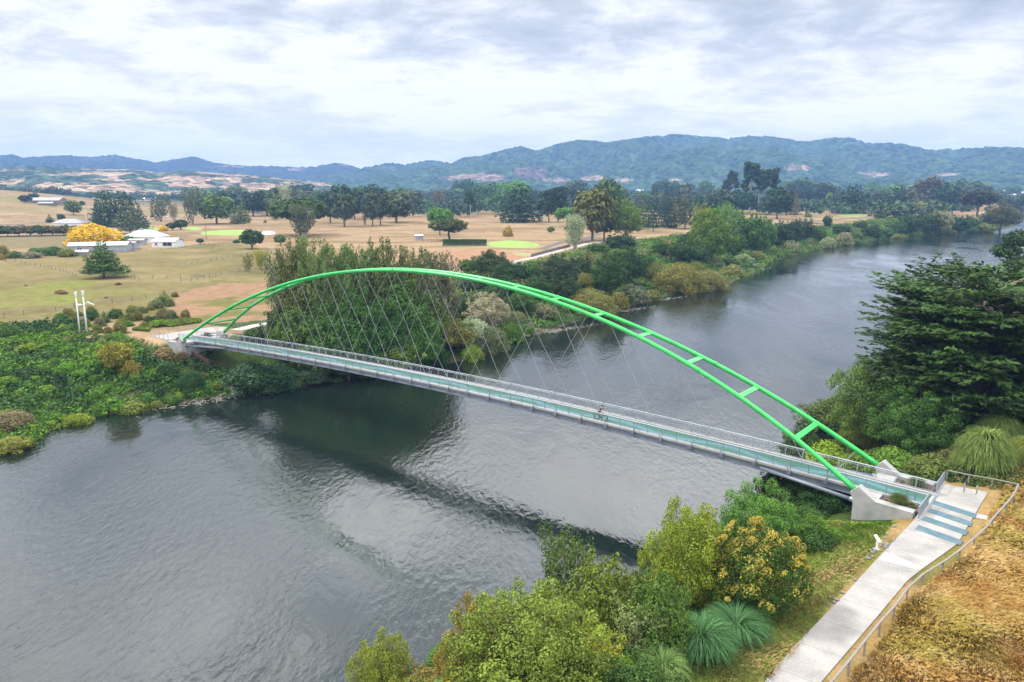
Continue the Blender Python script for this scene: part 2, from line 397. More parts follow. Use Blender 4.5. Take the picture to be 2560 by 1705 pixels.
# far country: paddocks and woodland
far = sstep(1100, 1900, R_)[..., None]
F = np.where((fbm(GX / 330, GY / 260, 51, 3) > 0.5)[..., None], np.array((0.05, 0.085, 0.035)), np.array((0.36, 0.29, 0.16)))
C = C * (1 - far) + F * far
C = np.clip(C * 0.66 * np.array((1.06, 1.0, .94)), 0.01, 1)
gm, nt, gb, gn_, gl = newmat('ground_cover')
setp(gb, Roughness=0.95); gb.inputs['Specular IOR Level'].default_value = 0.1
at = gn_.new('ShaderNodeAttribute'); at.attribute_name = 'Col'
tcg = gn_.new('ShaderNodeTexCoord')
def gnoise(sc, de=6):
    q = gn_.new('ShaderNodeTexNoise'); q.inputs['Scale'].default_value = sc; q.inputs['Detail'].default_value = de; gl.new(tcg.outputs['Object'], q.inputs['Vector']); return q
q1, q2 = gnoise(0.35), gnoise(3.0)
ad = gn_.new('ShaderNodeMath'); ad.operation = 'ADD'; gl.new(q1.outputs[0], ad.inputs[0]); gl.new(q2.outputs[0], ad.inputs[1])
mr = gn_.new('ShaderNodeMapRange'); mr.inputs[1].default_value = 0.7; mr.inputs[2].default_value = 1.3; mr.inputs[3].default_value = 0.72; mr.inputs[4].default_value = 1.28
gl.new(ad.outputs[0], mr.inputs[0])
vs = gn_.new('ShaderNodeVectorMath'); vs.operation = 'SCALE'; gl.new(at.outputs['Color'], vs.inputs[0]); gl.new(mr.outputs[0], vs.inputs['Scale']); gl.new(vs.outputs[0], gb.inputs['Base Color'])
bp = gn_.new('ShaderNodeBump'); bp.inputs['Strength'].default_value = 0.5; bp.inputs['Distance'].default_value = 0.3; gl.new(q2.outputs[0], bp.inputs['Height']); gl.new(bp.outputs[0], gb.inputs['Normal'])
tag(link(bpy.data.objects.new('ground', grid_mesh('ground', GX, GY, GZ, gm, C))), 'river banks, dry paddocks and golf course ground', kind='structure')
# ------------------------------------------------------------------ water
wm, nt, wb, wn_, wl_ = newmat('river_water')
setp(wb, Roughness=0.07, IOR=2.0); wb.inputs['Base Color'].default_value = (0.008, 0.014, 0.011, 1)
wb.inputs['Specular IOR Level'].default_value = 0.5
tw = wn_.new('ShaderNodeTexCoord')
mp = wn_.new('ShaderNodeMapping'); mp.inputs['Rotation'].default_value = (0, 0, R(-40)); mp.inputs['Scale'].default_value = (1, 0.45, 1); wl_.new(tw.outputs['Object'], mp.inputs[0])
def wnoise(sc, de, ds=0.0, src=None):
    q = wn_.new('ShaderNodeTexNoise'); q.inputs['Scale'].default_value = sc; q.inputs['Detail'].default_value = de; q.inputs['Distortion'].default_value = ds
    wl_.new((src or mp).outputs[0 if src is None else 'Object'], q.inputs['Vector']); return q
rip = wnoise(1.5, 5, 0.4); swl = wnoise(0.22, 4, 0.8); big = wnoise(0.035, 4, 1.2)
def wmath(op, a, b, cl=False):
    m_ = wn_.new('ShaderNodeMath'); m_.operation = op; m_.use_clamp = cl
    for i, v_ in enumerate((a, b)):
        if isinstance(v_, (int, float)): m_.inputs[i].default_value = v_
        else: wl_.new(v_, m_.inputs[i])
    return m_.outputs[0]
patch = wn_.new('ShaderNodeMapRange'); patch.inputs[1].default_value = 0.38; patch.inputs[2].default_value = 0.62; patch.inputs[3].default_value = 0.12; patch.inputs[4].default_value = 1.0; wl_.new(big.outputs[0], patch.inputs[0])
hsum = wmath('ADD', wmath('MULTIPLY', wmath('MULTIPLY', rip.outputs[0], 0.10), patch.outputs[0]), wmath('MULTIPLY', swl.outputs[0], 0.075))
bw_ = wn_.new('ShaderNodeBump'); bw_.inputs['Strength'].default_value = 1.0; bw_.inputs['Distance'].default_value = 1.0
wl_.new(hsum, bw_.inputs['Height']); wl_.new(bw_.outputs[0], wb.inputs['Normal'])
mrr = wn_.new('ShaderNodeMapRange'); mrr.inputs[1].default_value = 0.4; mrr.inputs[2].default_value = 0.65; mrr.inputs[3].default_value = 0.02; mrr.inputs[4].default_value = 0.10; wl_.new(swl.outputs[0], mrr.inputs[0]); wl_.new(mrr.outputs[0], wb.inputs['Roughness'])
wv = MB(); wv.add([(-900, -200, WATER), (2600, -200, WATER), (2600, 2600, WATER), (-900, 2600, WATER)], [(0, 1, 2, 3)])
tag(wv.build('river', wm), 'broad grey river flowing under the bridge', kind='structure')
# ------------------------------------------------------------------ hills
def crest(profile, D):
    u = np.array([p[0] for p in profile], float); v = np.array([p[1] for p in profile], float); a = []; z = []
    for uu, vv in zip(u, v):
        x, y, w = ray(uu, vv); a.append(math.atan2(x, y)); z.append(CAM_H + w / math.hypot(x, y) * D)
    return np.array(a), np.array(z)
hm, nt, hb, hn, hl = newmat('hill_cover'); setp(hb, Roughness=1.0); hb.inputs['Specular IOR Level'].default_value = 0.0
ha = hn.new('ShaderNodeAttribute'); ha.attribute_name = 'Col'; ht = hn.new('ShaderNodeTexCoord')
hv = hn.new('ShaderNodeTexVoronoi'); hv.inputs['Scale'].default_value = 0.055; hl.new(ht.outputs['Object'], hv.inputs['Vector'])
hr = hn.new('ShaderNodeMapRange'); hr.inputs[1].default_value = 0.0; hr.inputs[2].default_value = 1.0; hr.inputs[3].default_value = 0.35; hr.inputs[4].default_value = 1.75
hsx = hn.new('ShaderNodeSeparateColor'); hl.new(hv.outputs['Color'], hsx.inputs[0]); hl.new(hsx.outputs[0], hr.inputs[0])
hsn = hn.new('ShaderNodeVectorMath'); hsn.operation = 'SCALE'; hl.new(ha.outputs['Color'], hsn.inputs[0]); hl.new(hr.outputs[0], hsn.inputs['Scale']); hl.new(hsn.outputs[0], hb.inputs['Base Color'])
hbp = hn.new('ShaderNodeBump'); hbp.inputs['Strength'].default_value = 1.0; hbp.inputs['Distance'].default_value = 9; hbp.invert = True; hl.new(hv.outputs['Distance'], hbp.inputs['Height']); hl.new(hbp.outputs[0], hb.inputs['Normal'])
def hill(label, profile, D, depth, forest, pasture, clear, seed, pas_frac=0.0, rough=7.0, na=1000, nr=150, spur=0.62):
    a, z = crest(profile, D); aa = np.linspace(a[0], a[-1], na); zz = np.interp(aa, a, z)
    zz = np.where(zz > 0, zz, 0)
    t = np.concatenate([np.linspace(0, 1, nr), np.linspace(1.03, 1.35, 10)])
    A2, T2 = np.meshgrid(aa, t); Rr = D - depth + depth * T2; X, Y = Rr * np.sin(A2), Rr * np.cos(A2)
    Zc = np.interp(A2, aa, zz)
    pr = np.where(T2 <= 1, np.sin(np.clip(T2, 0, 1) * math.pi / 2) ** 1.05, np.clip(1 - (T2 - 1) * 2.2, 0, 1))
    sc = depth / 3.2
    rg = 1 - np.abs(2 * fbm(X / sc + 0.6 * fbm(X / sc, Y / sc, seed + 5), Y / (sc * 1.6), seed, 4) - 1) * 2.2
    rg = np.clip(rg, 0, 1)
    Z = Zc * pr * (1 - spur * rg * np.clip(1 - T2, 0, 1) ** 0.5 * 1.35)
    col = np.zeros(X.shape + (3,)) + np.array(forest)
    col = col * (0.45 + 1.2 * fbm(X / 60, Y / 90, seed + 9, 5)[..., None])
    pm = np.zeros(X.shape, bool)
    if pas_frac: pm = fbm(X / 75, Y / 120, seed + 2, 5) > 1 - pas_frac
    U, V = topix(X, Y, Z); wob = (fbm(X / 110, Y / 160, seed + 3, 5) - 0.5) * 4.2
    for (cu, cv, ru, rv, c) in clear:
        k = sstep(0.0, 0.55, 1 - ((U - cu) / ru) ** 2 - ((V - cv) / rv) ** 2 - wob) * (0.6 + 0.4 * fbm(X / 45, Y / 70, seed + 8))
        col = mixc(col, np.array(c) * .6, k)
    col[pm] = pasture; col[pm] *= (0.8 + 0.4 * fbm(X / 80, Y / 60, seed + 7)[pm, None])
    isf = (col[..., 1] > col[..., 0])
    Z = Z + isf * rough * (fbm(X / 17, Y / 17, seed + 4, 3) - 0.35) * np.clip(T2 * 6, 0, 1)
    Z = Z - 4 * (T2 < 0.01)
    tag(link(bpy.data.objects.new('hills', grid_mesh('hills', X, Y, Z, hm, col))), label, kind='structure')
tan, tan2 = (0.42, 0.30, 0.22), (0.36, 0.24, 0.18)
prof_l = [(-200, 395), (-60, 390), (0, 389), (27, 386), (57, 394.5), (160, 388), (229, 393), (287, 387), (317, 394.5), (344, 398), (390, 406), (432, 400), (485, 393), (535, 408), (627, 417), (650, 415.5), (757, 418.6), (787, 417), (829, 409), (856, 408), (879, 413.6), (903, 424), (930, 430), (1000, 440), (1050, 455)]
prof_r = [(700, 462), (780, 447), (860, 430), (903, 423), (964, 407), (1014, 412), (1050, 406), (1083, 399.5), (1129, 408.7), (1159, 398), (1205, 392.6), (1251, 379), (1301, 368.5), (1335, 377), (1358, 377), (1396, 364), (1442, 355), (1488, 356), (1511, 362), (1603, 348.7), (1641, 341), (1700, 336), (1736, 339), (1813, 348.7), (1859, 341), (1935, 341), (1992, 352.5), (2027, 353.6), (2084, 345), (2119, 343.7), (2168, 358), (2249, 360), (2329, 375.4), (2386, 373.5), (2482, 369), (2560, 371), (2700, 378), (2850, 372)]
prof_t = [(-250, 430), (-80, 424), (0, 421), (45, 415), (110, 417), (180, 421), (260, 424), (330, 423), (395, 432), (470, 427), (560, 434), (640, 440), (700, 446), (790, 455), (850, 462)]
hill('dark forested ridge behind the tan hills on the left', prof_l, 5600, 1500, (0.028, 0.045, 0.030), tan, [(590, 413, 40, 7, tan), (840, 410, 40, 3.5, tan), (740, 424, 34, 5, tan)], 100, rough=14)
hill('long forested range across the right half of the skyline', prof_r, 4700, 1750, (0.036, 0.066, 0.028), tan, [(1190, 444, 72, 8, tan2), (1150, 440, 30, 6, tan), (1330, 432, 40, 16, (0.19, 0.13, 0.12)), (1388, 452, 30, 7, tan), (1486, 448, 28, 9, tan), (1560, 452, 22, 5, tan), (1690, 452, 16, 4, tan), (1990, 422, 40, 8, tan), (2195, 444, 62, 8, tan), (2150, 438, 20, 4, tan), (2370, 438, 48, 5.5, tan)], 200, rough=17, na=1500, nr=240)
hill('rolling tan pasture hills with dark bush on the left', prof_t, 3000, 1050, (0.05, 0.075, 0.045), (0.27, 0.195, 0.13), [], 300, pas_frac=0.48, rough=7, nr=130, spur=0.5)
# ------------------------------------------------------------------ footbridge
L2 = 65.0; ARCH_H, W0, W1, CC, GG = 17.83674, 4.55474, 0.92041, 0.1353, 2.97394
def ribp(s, side):
    u = s / L2; z = ARCH_H * (1 - u * u) * (1 + CC * u * u); w = W0 + (W1 - W0) * (1 - abs(u) ** GG)
    return B(s, side * w, z)
def zd(s): return -0.41788 + 1.53323 * (1 - (s / L2) ** 2)        # top of the kerbs
bridge = empty('arch_footbridge', B(0, 0, zd(0)), BTH)
tag(bridge, 'green twin-ribbed steel arch footbridge with a suspended deck spanning the river', 'footbridge')
BINV = bridge.matrix_basis.inverted()
_bm = Matrix.Translation(B(0, 0, zd(0))) @ Matrix.Rotation(BTH, 4, 'Z'); BINV = _bm.inverted()
def bpart(name, mb, mat, parent=bridge, smooth=False):
    mb.v = [tuple(BINV @ Vector(v)) for v in mb.v]
    return mb.build(name, mat, parent, smooth)
for side in (-1, 1):
    ss = np.linspace(-L2 - 0.25, L2 + 0.25, 90)
    rib = bpart('arch_rib', MB().tube([ribp(s, side) for s in ss], 0.27, 16), M['green'], smooth=True)
    for s in (-46, -23.5, -6.5, 6.5, 23.5, 46):
        a, b = ribp(s - 0.07, side), ribp(s + 0.07, side)
        bpart('flange_collar', MB().tube([a, b], 0.34, 16), M['green'], rib)
for i in range(18):
    s = -58 + 116 / 17 * i; a, b = ribp(s, -1), ribp(s, 1); t = ribp(s + .3, 1) - ribp(s - .3, 1); t2 = ribp(s + .3, -1) - ribp(s - .3, -1)
    tt = (t + t2).normalized(); d = (b - a).normalized(); up = d.cross(tt)
    bpart('cross_brace', MB().beam(a + d * .2, b - d * .2, 0.62, 0.14, up=up), M['green'])
nodes = [(k - 0.5) * 3.94 for k in range(-15, 17)]
# hangers: two crossing families of slim bars
for side in (-1, 1):
    for fam in (1, -1):
        for i, sb in enumerate(nodes):
            if (i % 2 == 0) != (fam == 1): continue
            st = sb
            for _ in range(30): st = sb - fam * 0.60 * (ribp(max(-64.5, min(64.5, st)), side).z - zd(sb))
            if abs(st) > 62.5: continue
            a = B(sb, side * 2.12, zd(sb) - 0.15); b = ribp(st, side); b.z -= 0.25
            h = bpart('hanger', MB().tube([a, b], 0.027, 5), M['cable'])
            d = (b - a).normalized()
            bpart('turnbuckle', MB().tube([a, a + d * 1.0], 0.06, 6), M['steel'], h)
            bpart('lug', MB().box(b + Vector((0, 0, 0.06)), (0.1, 0.3, 0.3), Matrix.Rotation(BTH, 3, 'Z')), M['green'], h)
# deck
def ribbon(prof, s0, s1, n, zf=zd):
    """sweep a closed (n,z) profile along the deck"""
    mb = MB(); k = len(prof); ss = np.linspace(s0, s1, n)
    for s in ss:
        for (a, z) in prof: mb.v.append(tuple(B(s, a, zf(s) + z)))
    for i in range(n - 1):
        for j in range(k): mb.f.append((i * k + j, (i + 1) * k + j, (i + 1) * k + (j + 1) % k, i * k + (j + 1) % k))
    mb.f.append(tuple(range(k))); mb.f.append(tuple(reversed(range((n - 1) * k, n * k)))); return mb
dm, nt, db, dn, dl = newmat('deck_surface'); setp(db, Roughness=0.6)
dt = dn.new('ShaderNodeTexCoord'); dsx = dn.new('ShaderNodeSeparateXYZ'); dl.new(dt.outputs['Object'], dsx.inputs[0])
def dmath(op, a, b=0.0):
    q = dn.new('ShaderNodeMath'); q.operation = op
    for i, v_ in enumerate((a, b)):
        if isinstance(v_, (int, float)): q.inputs[i].default_value = v_
        else: dl.new(v_, q.inputs[i])
    return q.outputs[0]
wob = dmath('MULTIPLY', dmath('SINE', dmath('MULTIPLY', dsx.outputs[0], 0.42)), 0.75)      # painted blue stream meandering along the green deck
dist = dmath('ABSOLUTE', dmath('SUBTRACT', dsx.outputs[1], wob))
dno = dn.new('ShaderNodeTexNoise'); dno.inputs['Scale'].default_value = 2.5; dno.inputs['Detail'].default_value = 5; dl.new(dt.outputs['Object'], dno.inputs['Vector'])
d2 = dmath('ADD', dist, dmath('MULTIPLY', dmath('SUBTRACT', dno.outputs[0], 0.5), 0.7))
dr = dn.new('ShaderNodeValToRGB'); dl.new(d2, dr.inputs[0]); dr.color_ramp.elements[0].position = 0.30; dr.color_ramp.elements[0].color = (0.085, 0.18, 0.21, 1)
dr.color_ramp.elements[1].position = 0.62; dr.color_ramp.elements[1].color = (0.03, 0.125, 0.085, 1)
e = dr.color_ramp.elements.new(0.44); e.color = (0.055, 0.15, 0.145, 1); dl.new(dr.outputs[0], db.inputs['Base Color'])
bpart('deck', ribbon([(-1.72, -0.42), (1.72, -0.42), (1.72, -0.22), (-1.72, -0.22)], -71.2, 71.2, 90), dm)
for side in (-1, 1):
    p = [(1.66, -0.24), (2.1, -0.24), (2.1, 0.0), (1.66, 0.0)]
    bpart('kerb', ribbon([(side * a, z) for a, z in p] if side > 0 else [(-a, z) for a, z in p[::-1]], -71.2, 71.2, 90), M['kerbc'])
    p = [(1.75, -0.95), (2.16, -0.95), (2.16, -0.85), (1.9, -0.85), (1.9, -0.36), (2.06, -0.36), (2.06, -0.26), (1.75, -0.26)]
    g = bpart('edge_girder', ribbon([(side * a, z) for a, z in p] if side > 0 else [(-a, z) for a, z in p[::-1]], -66, 66, 80), M['girder'])
for s in nodes + [-64, 64]:
    tb = bpart('transom', MB().beam(B(s, -1.76, zd(s) - .7), B(s, 1.76, zd(s) - .7), 0.2, 0.4), M['girder'])
    for side in (-1, 1):
        bpart('anchor_block', MB().box(B(s, side * 2.22, zd(s) - .28), (0.42, 0.3, 0.42), Matrix.Rotation(BTH, 3, 'Z')), M['girder'], tb)
for se in (-1, 1):
    for side in (-1, 1):
        st0 = bpart('raking_strut', MB().tube([B(se * 65.0, side * 4.35, -1.05), B(se * 53.8, side * 2.0, zd(53.8) - .72)], 0.2, 12), M['girder'], smooth=True)
        bpart('strut_boot', MB().tube([B(se * 65.0, side * 4.35, -1.05), B(se * 64.2, side * 4.18, -1.0)], 0.27, 12), M['steel'], st0)
# railings
for side in (-1, 1):
    S0, S1 = -71.0, 71.0; n = 72; ps = np.linspace(S0, S1, n + 1)
    nb = side * 1.96; nt_ = side * 2.12
    mb = MB(); fine = np.linspace(S0, S1, 110)
    mb.tube([B(s, nt_, zd(s) + 1.16) for s in fine], 0.058, 6)
    rail = bpart('railing', mb, M['railtop'])
    bpart('lower_rail', MB().tube([B(s, nb, zd(s) + 0.12) for s in fine], 0.022, 4), M['steel'], rail)
    bpart('mid_rail', MB().tube([B(s, side * 2.07, zd(s) + 0.98) for s in fine], 0.022, 4), M['steel'], rail)
    mb = MB()
    for s in np.arange(S0, S1, 0.22):
        mb.beam(B(s, nb, zd(s) + 0.12), B(s, side * 2.07, zd(s) + 0.98), 0.016, 0.016, up=(ct, st_, 0))
    bpart('balusters', mb, M['steel'], rail)
    for s in ps:
        bpart('post', MB().tube([B(s, nb, zd(s)), B(s, nb, zd(s) + .55), B(s, nt_, zd(s) + 1.14)], [0.05, 0.045, 0.04], 5), M['steel'], rail)
# ------------------------------------------------------------------ abutments
def sz_extrude(mb, poly, n0, n1):
    k = len(poly); mb.add([B(s, n0, z) for s, z in poly] + [B(s, n1, z) for s, z in poly],
        [tuple(range(k)), tuple(reversed(range(k, 2 * k)))] + [(i, k + i, k + (i + 1) % k, (i + 1) % k) for i in range(k)]); return mb
for se, nm, lb in ((1, 'right', 'grey concrete abutment with planters carrying the near right end of the green bridge'), (-1, 'left', 'concrete abutment under the far left end of the green bridge')):
    ab = empty('abutment', B(se * 68, 0, -1), BTH); tag(ab, lb, 'bridge abutment')
    inv = (Matrix.Translation(B(se * 68, 0, -1)) @ Matrix.Rotation(BTH, 4, 'Z')).inverted()
    def apart(name, mb, mat, par=ab):
        mb.v = [tuple(inv @ Vector(v)) for v in mb.v]; return mb.build(name, mat, par)
    for side in (-1, 1):
        prof = [(64.7, -6.5), (64.7, -0.55), (64.35, 0.05), (65.15, 0.82), (66.8, -0.38), (70.3, -0.62), (70.3, -1.9), (67.6, -6.5)]
        if se < 0: prof = [(64.4, -5.6), (64.4, -0.55), (64.2, 0.05), (65.0, 0.7), (66.6, -0.5), (70.0, -0.62), (70.0, -1.9), (67.6, -5.6)]
        apart('side_wall', sz_extrude(MB(), [(se * s, z) for s, z in prof], side * 4.1, side * 5.15), M['stainc'])
        apart('bearing_slab', MB().prism([tuple(B(se * s, side * n).xy) for s, n in ((64.75, 2.12), (66.8, 2.12), (66.8, 4.1), (64.75, 4.1))], -0.95, -0.52), M['kerbc'])
        bed = apart('planter_soil', MB().prism([tuple(B(se * s, side * n).xy) for s, n in ((66.8, 2.14), (70.6, 2.14), (70.6, 4.1), (66.8, 4.1))], -1.4, -0.78), M['soil'])
    apart('front_wall', sz_extrude(MB(), [(se * 64.9, -6.2), (se * 64.9, -1.0), (se * 66, -1.0), (se * 66, -6.2)], -4.08, 4.08), M['stainc'])
    if se < 0: apart('rusty_wall', sz_extrude(MB(), [(-58, -4.6), (-58, -3.3), (-64.3, -2.4), (-64.3, -4.9)], -3.2, -3.0), M['rust'])
# ------------------------------------------------------------------ path and plaza on the right bank
def sheet(name, poly, z, mat, label, thick=0.12, kind='structure'):
    return tag(MB().prism(poly, z - thick, z).build(name, mat), label, kind=kind)
pm_, nt, pb, pn, pl = newmat('path_concrete'); setp(pb, Roughness=0.85)
pt = pn.new('ShaderNodeTexCoord'); pv = pn.new('ShaderNodeMapping'); pv.inputs['Rotation'].default_value = (0, 0, -BTH); pl.new(pt.outputs['Object'], pv.inputs[0])
pn1 = pn.new('ShaderNodeTexNoise'); pn1.inputs['Scale'].default_value = 0.5; pn1.inputs['Detail'].default_value = 8; pl.new(pv.outputs[0], pn1.inputs['Vector'])
pr = pn.new('ShaderNodeValToRGB'); pl.new(pn1.outputs[0], pr.inputs[0]); pr.color_ramp.elements[0].position = .3; pr.color_ramp.elements[0].color = (0.25, 0.235, 0.215, 1); pr.color_ramp.elements[1].position = .65; pr.color_ramp.elements[1].color = (0.37, 0.345, 0.315, 1)
psx = pn.new('ShaderNodeSeparateXYZ'); pl.new(pv.outputs[0], psx.inputs[0])
def pm2(op, a, b=0.0):
    q = pn.new('ShaderNodeMath'); q.operation = op
    for i, v_ in enumerate((a, b)):
        if isinstance(v_, (int, float)): q.inputs[i].default_value = v_
        else: pl.new(v_, q.inputs[i])
    return q.outputs[0]
pj = pm2('LESS_THAN', pm2('FRACT', pm2('MULTIPLY', psx.outputs[1], 0.25)), 0.014)        # sawn joints across the path
pn4 = pn.new('ShaderNodeTexNoise'); pn4.inputs['Scale'].default_value = 6; pn4.inputs['Detail'].default_value = 6; pl.new(pv.outputs[0], pn4.inputs['Vector'])
pmx = pn.new('ShaderNodeMix'); pmx.data_type = 'RGBA'; pl.new(pm2('MULTIPLY', pj, 0.6), pmx.inputs[0]); pl.new(pr.outputs[0], pmx.inputs[6]); pmx.inputs[7].default_value = (.12, .115, .11, 1)
pvs = pn.new('ShaderNodeVectorMath'); pvs.operation = 'SCALE'; pl.new(pmx.outputs[2], pvs.inputs[0]); pl.new(pm2('ADD', pm2('MULTIPLY', pn4.outputs[0], 0.5), 0.72), pvs.inputs['Scale']); pl.new(pvs.outputs[0], pb.inputs['Base Color'])
sheet('path', path_poly, ZP, pm_, 'pale concrete path and landing leading off the bridge')
def bandz(poly, z, mat, name, label): return tag(MB().prism(poly, z - 0.002, z + 0.004).build(name, mat), label, kind='structure')
for n0 in (-1.05, -3.45, -5.9, -8.5):
    n1 = n0 + 1.0; bandz([tuple(B(s, n).xy) for s, n in ((71.25, n0 + 1.15), (71.2, n0 - .1), (75.15, n0 - 1.3), (75.2, n0 - .05))], ZP + 0.004, M['stripe'], 'painted_stripe', 'dull blue stripe painted across the landing')
mm, nt, mb_, mn, ml = newmat('mural_paint'); setp(mb_, Roughness=0.7)
mt = mn.new('ShaderNodeTexCoord'); mno = mn.new('ShaderNodeTexWave'); mno.inputs['Scale'].default_value = 1.4; mno.inputs['Distortion'].default_value = 9; mno.inputs['Detail'].default_value = 1.5; ml.new(mt.outputs['Object'], mno.inputs['Vector'])
mrp = mn.new('ShaderNodeValToRGB'); ml.new(mno.outputs[0], mrp.inputs[0]); ce = mrp.color_ramp; ce.interpolation = 'CONSTANT'
ce.elements[0].color = (0.46, 0.45, 0.43, 1); ce.elements[1].position = .42; ce.elements[1].color = (0.20, 0.36, 0.33, 1)
for p_, c_ in ((.55, (0.5, 0.48, 0.46, 1)), (.7, (0.30, 0.22, 0.40, 1)), (.8, (0.52, 0.5, 0.47, 1)), (.93, (0.2, 0.3, 0.42, 1))):
    q = ce.elements.new(p_); q.color = c_
ml.new(mrp.outputs[0], mb_.inputs['Base Color'])
mur = [hitz(u, v, ZP) for u, v in ((2216, 1380), (2196, 1399), (2298, 1424), (2306, 1418))]
bandz(mur, ZP + 0.004, mm, 'painted_mural', 'faded painted band of swirls across the path')
# landing joint plate at the end of the deck
bandz([tuple(B(s, n).xy) for s, n in ((71.0, -2.0), (71.25, -2.0), (71.25, 1.6), (71.0, 1.6))], ZP + 0.03, M['girder'], 'joint_plate', 'steel joint plate at the end of the deck')
for i, side in enumerate((-1, 1)):       # splayed gate screens
    g = empty('gate_screen', B(70.95, side * 4.1, ZP + .02), BTH); tag(g, ['grey barred screen beside the blue stripes, left of the deck mouth', 'grey barred screen right of the deck mouth, by the hoops'][i], 'railing screen', 'barred screens at the mouth of the deck')
    f = MB()
    a, b = 2.0 * side, 6.0 * side
    o = lambda n, z: (0, n - side * 4.1, z)
    f.beam(o(a, 1.25), o(b, 1.25), .09, .05); f.beam(o(a, .12), o(b, .12), .05, .05)
    f.build('frame', M['steel'], g)
    q = MB()
    for n in np.arange(2.1, 6.0, 0.13): q.beam(o(side * n, .12), o(side * n, 1.25), .014, .05, up=(1, 0, 0))
    q.build('bars', M['steel'], g)
    for n in (2.0, 4.0, 6.0): MB().beam(o(side * n, 0), o(side * n, 1.25), .12, .1, up=(1, 0, 0)).build('post', M['steel'], g)
    MB().box((0, 0, -.01), (.3, 4.3, .12)).build('plinth', M['kerbc'], g)
# bollard on the deck
p = B(69.6, -1.0, zd(69.6) - .22); bo = empty('bollard', p); tag(bo, 'dark bollard standing in the mouth of the deck', 'bollard')
MB().tube([(0, 0, 0), (0, 0, .95)], .07, 8).build('post', M['girder'], bo); MB().tube([(0, 0, .95), (0, 0, 1.0)], .085, 8).build('cap', M['black'], bo)
# cycle hoops
for i, (u, v) in enumerate(((2410, 1229), (2441, 1235))):
    x, y = hitz(u, v, ZP); h = empty('cycle_hoop', (x, y, ZP), BTH + R(90)); tag(h, ['steel cycle hoop on the landing, nearer the gate screen', 'steel cycle hoop on the landing, farther from the gate screen'][i], 'bike stand', 'cycle hoops on the landing')
    a = [(-.32, 0, 0), (-.32, 0, .75)] + [(-.32 * math.cos(t), 0, .75 + .2 * math.sin(t)) for t in np.linspace(.4, 2.7, 6)] + [(.32, 0, .75), (.32, 0, 0)]
    MB().tube(a, .035, 8).build('hoop', M['steel'], h, True)
    for sx in (-.32, .32): MB().tube([(sx, 0, 0), (sx, 0, .015)], .09, 8).build('foot_plate', M['steel'], h)
# timber handrail round the landing and along the path
posts_px = [(2366, 1200), (2420, 1212), (2478, 1222), (2543, 1236), (2531, 1262), (2514, 1284), (2497, 1303), (2479, 1323), (2462, 1347), (2433, 1374), (2397, 1405), (2355, 1436), (2305, 1467), (2266, 1503), (2233, 1550), (2197, 1590), (2160, 1637), (2120, 1689), (2075, 1745), (2020, 1815)]
hr_ = empty('path_handrail', (*hitz(2305, 1467, ZP), ZP)); tag(hr_, 'low timber handrail curving round the landing and down the outer side of the path', 'handrail')
o0 = Vector(hr_.location); pp = []
for u, v in posts_px:
    x, y = hitz(u, v, ZP - .05); pp.append(Vector((x, y, ZP - .05)))
for p in pp:
    g = gz(p.x, p.y) - .3
    MB().beam(Vector((p.x, p.y, g)) - o0, Vector((p.x, p.y, ZP + 1.0)) - o0, .13, .13, up=(ct, st_, 0)).build('post', M['timber'], hr_)
mb = MB()
for a, b in zip(pp[:-1], pp[1:]): mb.beam(a - o0 + Vector((0, 0, 1.12)), b - o0 + Vector((0, 0, 1.12)), .16, .09)
mb.build('rail', M['timber'], hr_)
# low concrete pad and drain beside landing
dp = [hitz(u, v, ZP) for u, v in ((2441, 1283), (2487, 1293), (2480, 1302), (2436, 1292))]
tag(MB().prism(dp, ZP - .3, ZP - .02).build('drain_pad', M['kerbc']), 'small pale concrete drain pad between landing and handrail', 'drain pad')
# white tilted solar box on the bank
x, y = hitz(2190, 1388, ZP - .5); zz = gz(x, y); sb = empty('solar_counter', (x, y, zz), 0.3); tag(sb, 'small white box on a short post beside the rocks at the path edge', 'utility post')
MB().tube([(0, 0, -.3), (0, 0, .95)], .09, 8).build('post', M['lampw'], sb); MB().box((0, 0, 1.1), (.26, .75, .12), Matrix.Rotation(R(32), 3, 'X')).build('panel_box', M['lampw'], sb); MB().box((0, 0, .06), (.5, .5, .16)).build('footing', M['kerbc'], sb)
ROCKS = []
# rocks along path edge, each its own
for i in range(24):
    t = random.random(); a = Vector((*hitz(2275, 1318, ZP), 0)); b = Vector((*hitz(2090, 1530, ZP), 0)) ; p = a.lerp(b, t ** 1.2) + Vector((-ct, -st_, 0)) * random.uniform(.3, 1.6)
    s = random.uniform(.10, .24); e = MB().ellipsoid((0, 0, 0), (s * random.uniform(.8, 1.4), s, s * .7), 7, 5)
    e.v = [tuple(Vector(v) * (1 + random.uniform(-.16, .16))) for v in e.v]
    o = e.build('edge_rock', M['rock']); o.location = (p.x, p.y, gz(p.x, p.y) + s * .25); o.rotation_euler.z = random.random() * 6
    tag(o, '{o} rock from the left in the line of grey rocks along the path edge', 'rock', 'rocks along the path edge'); ROCKS.append((topix(*o.location)[0], o))
